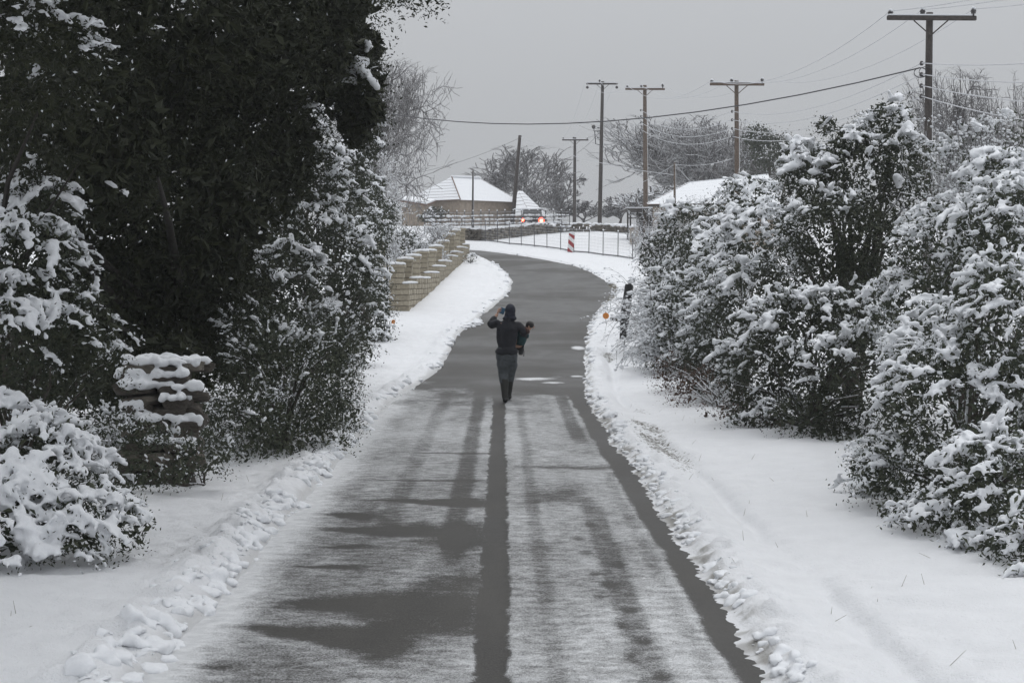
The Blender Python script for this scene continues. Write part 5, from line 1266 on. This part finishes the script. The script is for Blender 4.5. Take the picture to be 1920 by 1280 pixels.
shrub('verge_spray', 'snow loaded drooping spray at the right border of the frame', 'shrub', [scr(1925, 960, 12.6, 45, 60, .25, 1.3), scr(1930, 1080, 12.2, 45, 40, .25, 1.3)], (P(1975, 0, 12.5)[0], 12.5, 0), M_olive, density=70, spray=.26, leaf=.03, nleaf=7, inner=900, blob=0.0224, voxel=0.0148, snow=1.24, droop=.9, limbs=8, trunk_r=.03, seed=16)
shrub('hedge_bush', 'snowy bush with arching white boughs high on the right border', 'shrub',
      [scr(1800, 470, 19.5, 130, 110, 1.0, 1.0), scr(1900, 430, 18.5, 100, 110, 1.0, 1.0), scr(1700, 560, 20, 75, 80, .8, .85), scr(1880, 340, 21, 80, 70, .9, .9), scr(2060, 400, 20.5, 150, 150, 1.3, .9, .8), scr(2260, 560, 19.5, 160, 260, 1.5, .9, .8)],
      (P(1820, 0, 19.8)[0], 19.8, 0), M_olive, density=43.2, spray=0.4, leaf=.042, nleaf=10, inner=700, blob=0.0261, voxel=0.0211, snow=1.27, droop=.5, limbs=30, trunk_r=.07, spread=.055, frost=.25, outw=1.0, seed=17, lat=3)
shrub('hedge_bush', 'dark green bush with lumpy snow over the black hollow', 'shrub',
      [scr(1500, 640, 24, 120, 110, 1.0, 1.0), scr(1600, 700, 22.5, 95, 100, .9, .85), scr(1430, 690, 25, 90, 90, .9, .9), scr(1500, 590, 24.2, 75, 55, .7, 1.2), scr(1540, 770, 22.8, 100, 55, .7, .35), scr(1420, 770, 24.3, 60, 50, .6, .7), scr(1600, 600, 23.5, 85, 75, .8, 1.0), scr(1590, 825, 22.2, 80, 35, .6, .0), scr(1690, 720, 21, 60, 90, .7, .6)],
      (P(1520, 0, 24)[0], 24, 0), M_ever, density=32.4, spray=0.42, leaf=.046, nleaf=14, inner=650, blob=0.0287, voxel=0.0249, snow=1.15, droop=.4, limbs=34, trunk_r=.08, spread=.065, frost=.15, seed=18)
shrub('hedge_tree', 'dark evergreen tree with snow tufted top before the dark pole', 'tree',
      [scr(1610, 330, 27, 100, 90, 1.1, .75), scr(1530, 350, 27.5, 75, 75, 1.0, .85), scr(1665, 225, 27, 48, 38, .6, 1.0), scr(1560, 440, 26, 110, 90, 1.1, .45), scr(1690, 320, 26.5, 55, 90, .8, .7), scr(1550, 235, 28, 20, 20, .3, 1.2), scr(1500, 290, 28, 40, 30, .5, 1.1), scr(1640, 470, 25.5, 90, 90, 1.0, .4), scr(1600, 540, 25.6, 110, 80, .8, .25), scr(1600, 265, 27, 50, 35, .6, 1.1)],
      (P(1600, 0, 27)[0], 27, 0), M_ever, density=25, spray=.38, leaf=.046, nleaf=18, inner=900, blob=0.0348, voxel=0.0285, snow=1.06, droop=.25, limbs=36, trunk_r=.10, spread=.075, frost=.06, seed=19)
shrub('hedge_bush', 'medium bush with snow humps left of the dark tree', 'shrub',
      [scr(1400, 560, 29, 90, 90, 1.0, .9), scr(1350, 640, 30, 80, 90, 1.0, .8), scr(1420, 440, 31, 75, 70, 1.0, 1.0), scr(1360, 500, 33, 60, 70, .9, .9), scr(1400, 360, 36, 55, 38, .7, 1.2), scr(1470, 500, 28, 60, 70, .8, .75)],
      (P(1390, 0, 30)[0], 30, 0), M_ever, density=26.4, spray=0.46, leaf=.052, nleaf=13, inner=480, blob=0.0322, voxel=0.0285, snow=1.22, droop=.45, limbs=32, trunk_r=.07, spread=.07, frost=.18, outw=.9, seed=20)
shrub('hedge_bush', 'brownish low bush dusted with snow along the verge foot', 'shrub',
      [scr(1320, 740, 28.5, 70, 60, .7, .55), scr(1390, 790, 26, 75, 45, .6, .5), scr(1270, 700, 31.5, 50, 50, .6, .7), scr(1460, 815, 24, 70, 35, .5, .4)],
      (P(1350, 0, 28)[0], 28, 0), M_red, density=30, spray=.3, leaf=.04, nleaf=12, inner=500, blob=0.0149, voxel=0.0181, snow=0.85, droop=.2, limbs=26, trunk_r=.05, spread=.06, frost=.45, up=.3, seed=21)
shrub('hedge_bush', 'dense snowy bush behind the weeping frosted shrubs', 'shrub',
      [scr(1290, 600, 35, 75, 90, 1.0, 1.0), scr(1250, 660, 36.5, 50, 60, .8, .9), scr(1310, 500, 37, 65, 80, 1.0, 1.0), scr(1248, 560, 40, 45, 65, .8, 1.1), scr(1350, 430, 39, 65, 65, .9, 1.1), scr(1240, 620, 40, 36, 70, .7, 1.0), scr(1280, 430, 41, 50, 55, .8, 1.1), scr(1230, 480, 43, 38, 50, .8, 1.1), scr(1330, 690, 31, 60, 70, .8, .8)],
      (P(1285, 0, 38)[0], 38, 0), M_ever, density=20.4, spray=.46, leaf=.055, nleaf=13, inner=480, blob=0.0322, voxel=0.0327, snow=1.1, droop=.55, limbs=20, trunk_r=.06, spread=.07, frost=.25, outw=.9, seed=23)
def px_shrub(f, px, Y): return (P(px, 0, Y)[0], Y, 0)
weeping('weeping_shrub', 'frosted shrub of arching hanging wands beside the black stump', px_shrub(0, 1280, 40), 46, 1.55, 1.1, M_twig_dark, 31, rad=.011, dirx=-.22)
weeping('weeping_shrub', 'denser frosted weeping shrub spilling over the snow below the stump', px_shrub(0, 1290, 36), 46, 1.5, 1.0, M_twig_dark, 32, rad=.011, dirx=-.22)
weeping('weeping_shrub', 'upper frosted weeping shrub behind the black stump', px_shrub(0, 1268, 50), 40, 1.9, 1.2, M_twig_dark, 33, rad=.012, dirx=-.1)
for i, (px, Y, pt, lab, st_, fl) in enumerate([(1270, 46, 375, 'tall frosted twig shrub rising before the brown wooden pole', 15, .55), (1225, 58, 385, 'thin frosted twigs spreading in front of the fence end', 12, .7), (1320, 42, 360, 'frosted twig shrub in front of the farm house eave', 14, .6),
        (1790, 24, 205, 'white fine twigged shrub right of the dark pole', 16, .5), (1870, 23, 200, 'white fine twigged shrub near the top right hedge line', 15, .5)]):
    b = P(px, 0, Y); zb = float(ground(b[0], Y)); top = P(px, pt, Y)[2]
    bare_tree('twig_shrub', lab, 'shrub', (b[0], Y, zb), (top - zb), spread=.95, levels=4, kids=(4, 4, 3, 3), r0=.022, mat=M_twig, seed=60 + i, stems=st_, flare=fl, minr=.006, snowy=.017 if i > 2 else .014, ratio=.55, lift=.15, fit=(top - zb, (55, 50, 60, 75, 70)[i] / F * Y))
shrub('hedge_bush', 'snow tipped bush under the white fine twigs', 'shrub', [scr(1780, 330, 24.5, 70, 80, .8, .95), scr(1840, 270, 24, 60, 50, .6, 1.0), scr(1900, 240, 24, 40, 40, .5, 1.0)], (P(1800, 0, 24.5)[0], 24.5, 0), M_olive, density=24, spray=.34, leaf=.042, nleaf=7, inner=260, blob=0.0198, voxel=0.0223, snow=1.13, droop=.3, limbs=30, trunk_r=.05, spread=.07, frost=.3, up=.4, seed=22)
# dry stalks in the left verge
gr = np.random.default_rng(77); n = 130
Yg = gr.uniform(8.5, 30, n); xg = np.where(gr.uniform(size=n) < .7, left(Yg) - gr.uniform(.6, 3.2, n), right(Yg) + gr.gamma(2, .4, n) + .1); z = ground(xg, Yg)
p0 = np.stack([xg, Yg, z - .02], 1); p1 = p0 + np.stack([gr.normal(size=n) * .05, gr.normal(size=n) * .05, gr.uniform(.02, .11, n)], 1)
v, f = twigs(p0, p1, np.full(n, .0022), np.full(n, .001)); link('dry_grass', mesh_from('dry_grass', v, f), M_grass, kind='stuff')

# ------------------------------------------------------------------ the damp air
mz = bpy.data.materials.new('haze_air'); mz.use_nodes = True; t = mz.node_tree; t.nodes.clear()
o_ = t.nodes.new('ShaderNodeOutputMaterial'); pv = t.nodes.new('ShaderNodeVolumePrincipled')
pv.inputs['Color'].default_value = (.90, .92, .95, 1); pv.inputs['Density'].default_value = HAZE; pv.inputs['Anisotropy'].default_value = .25
t.links.new(pv.outputs[0], o_.inputs['Volume'])
mb = MB(); mb.box((0, 145, 8), (330, 382, 20)); mb.build('haze', mz, kind='stuff')
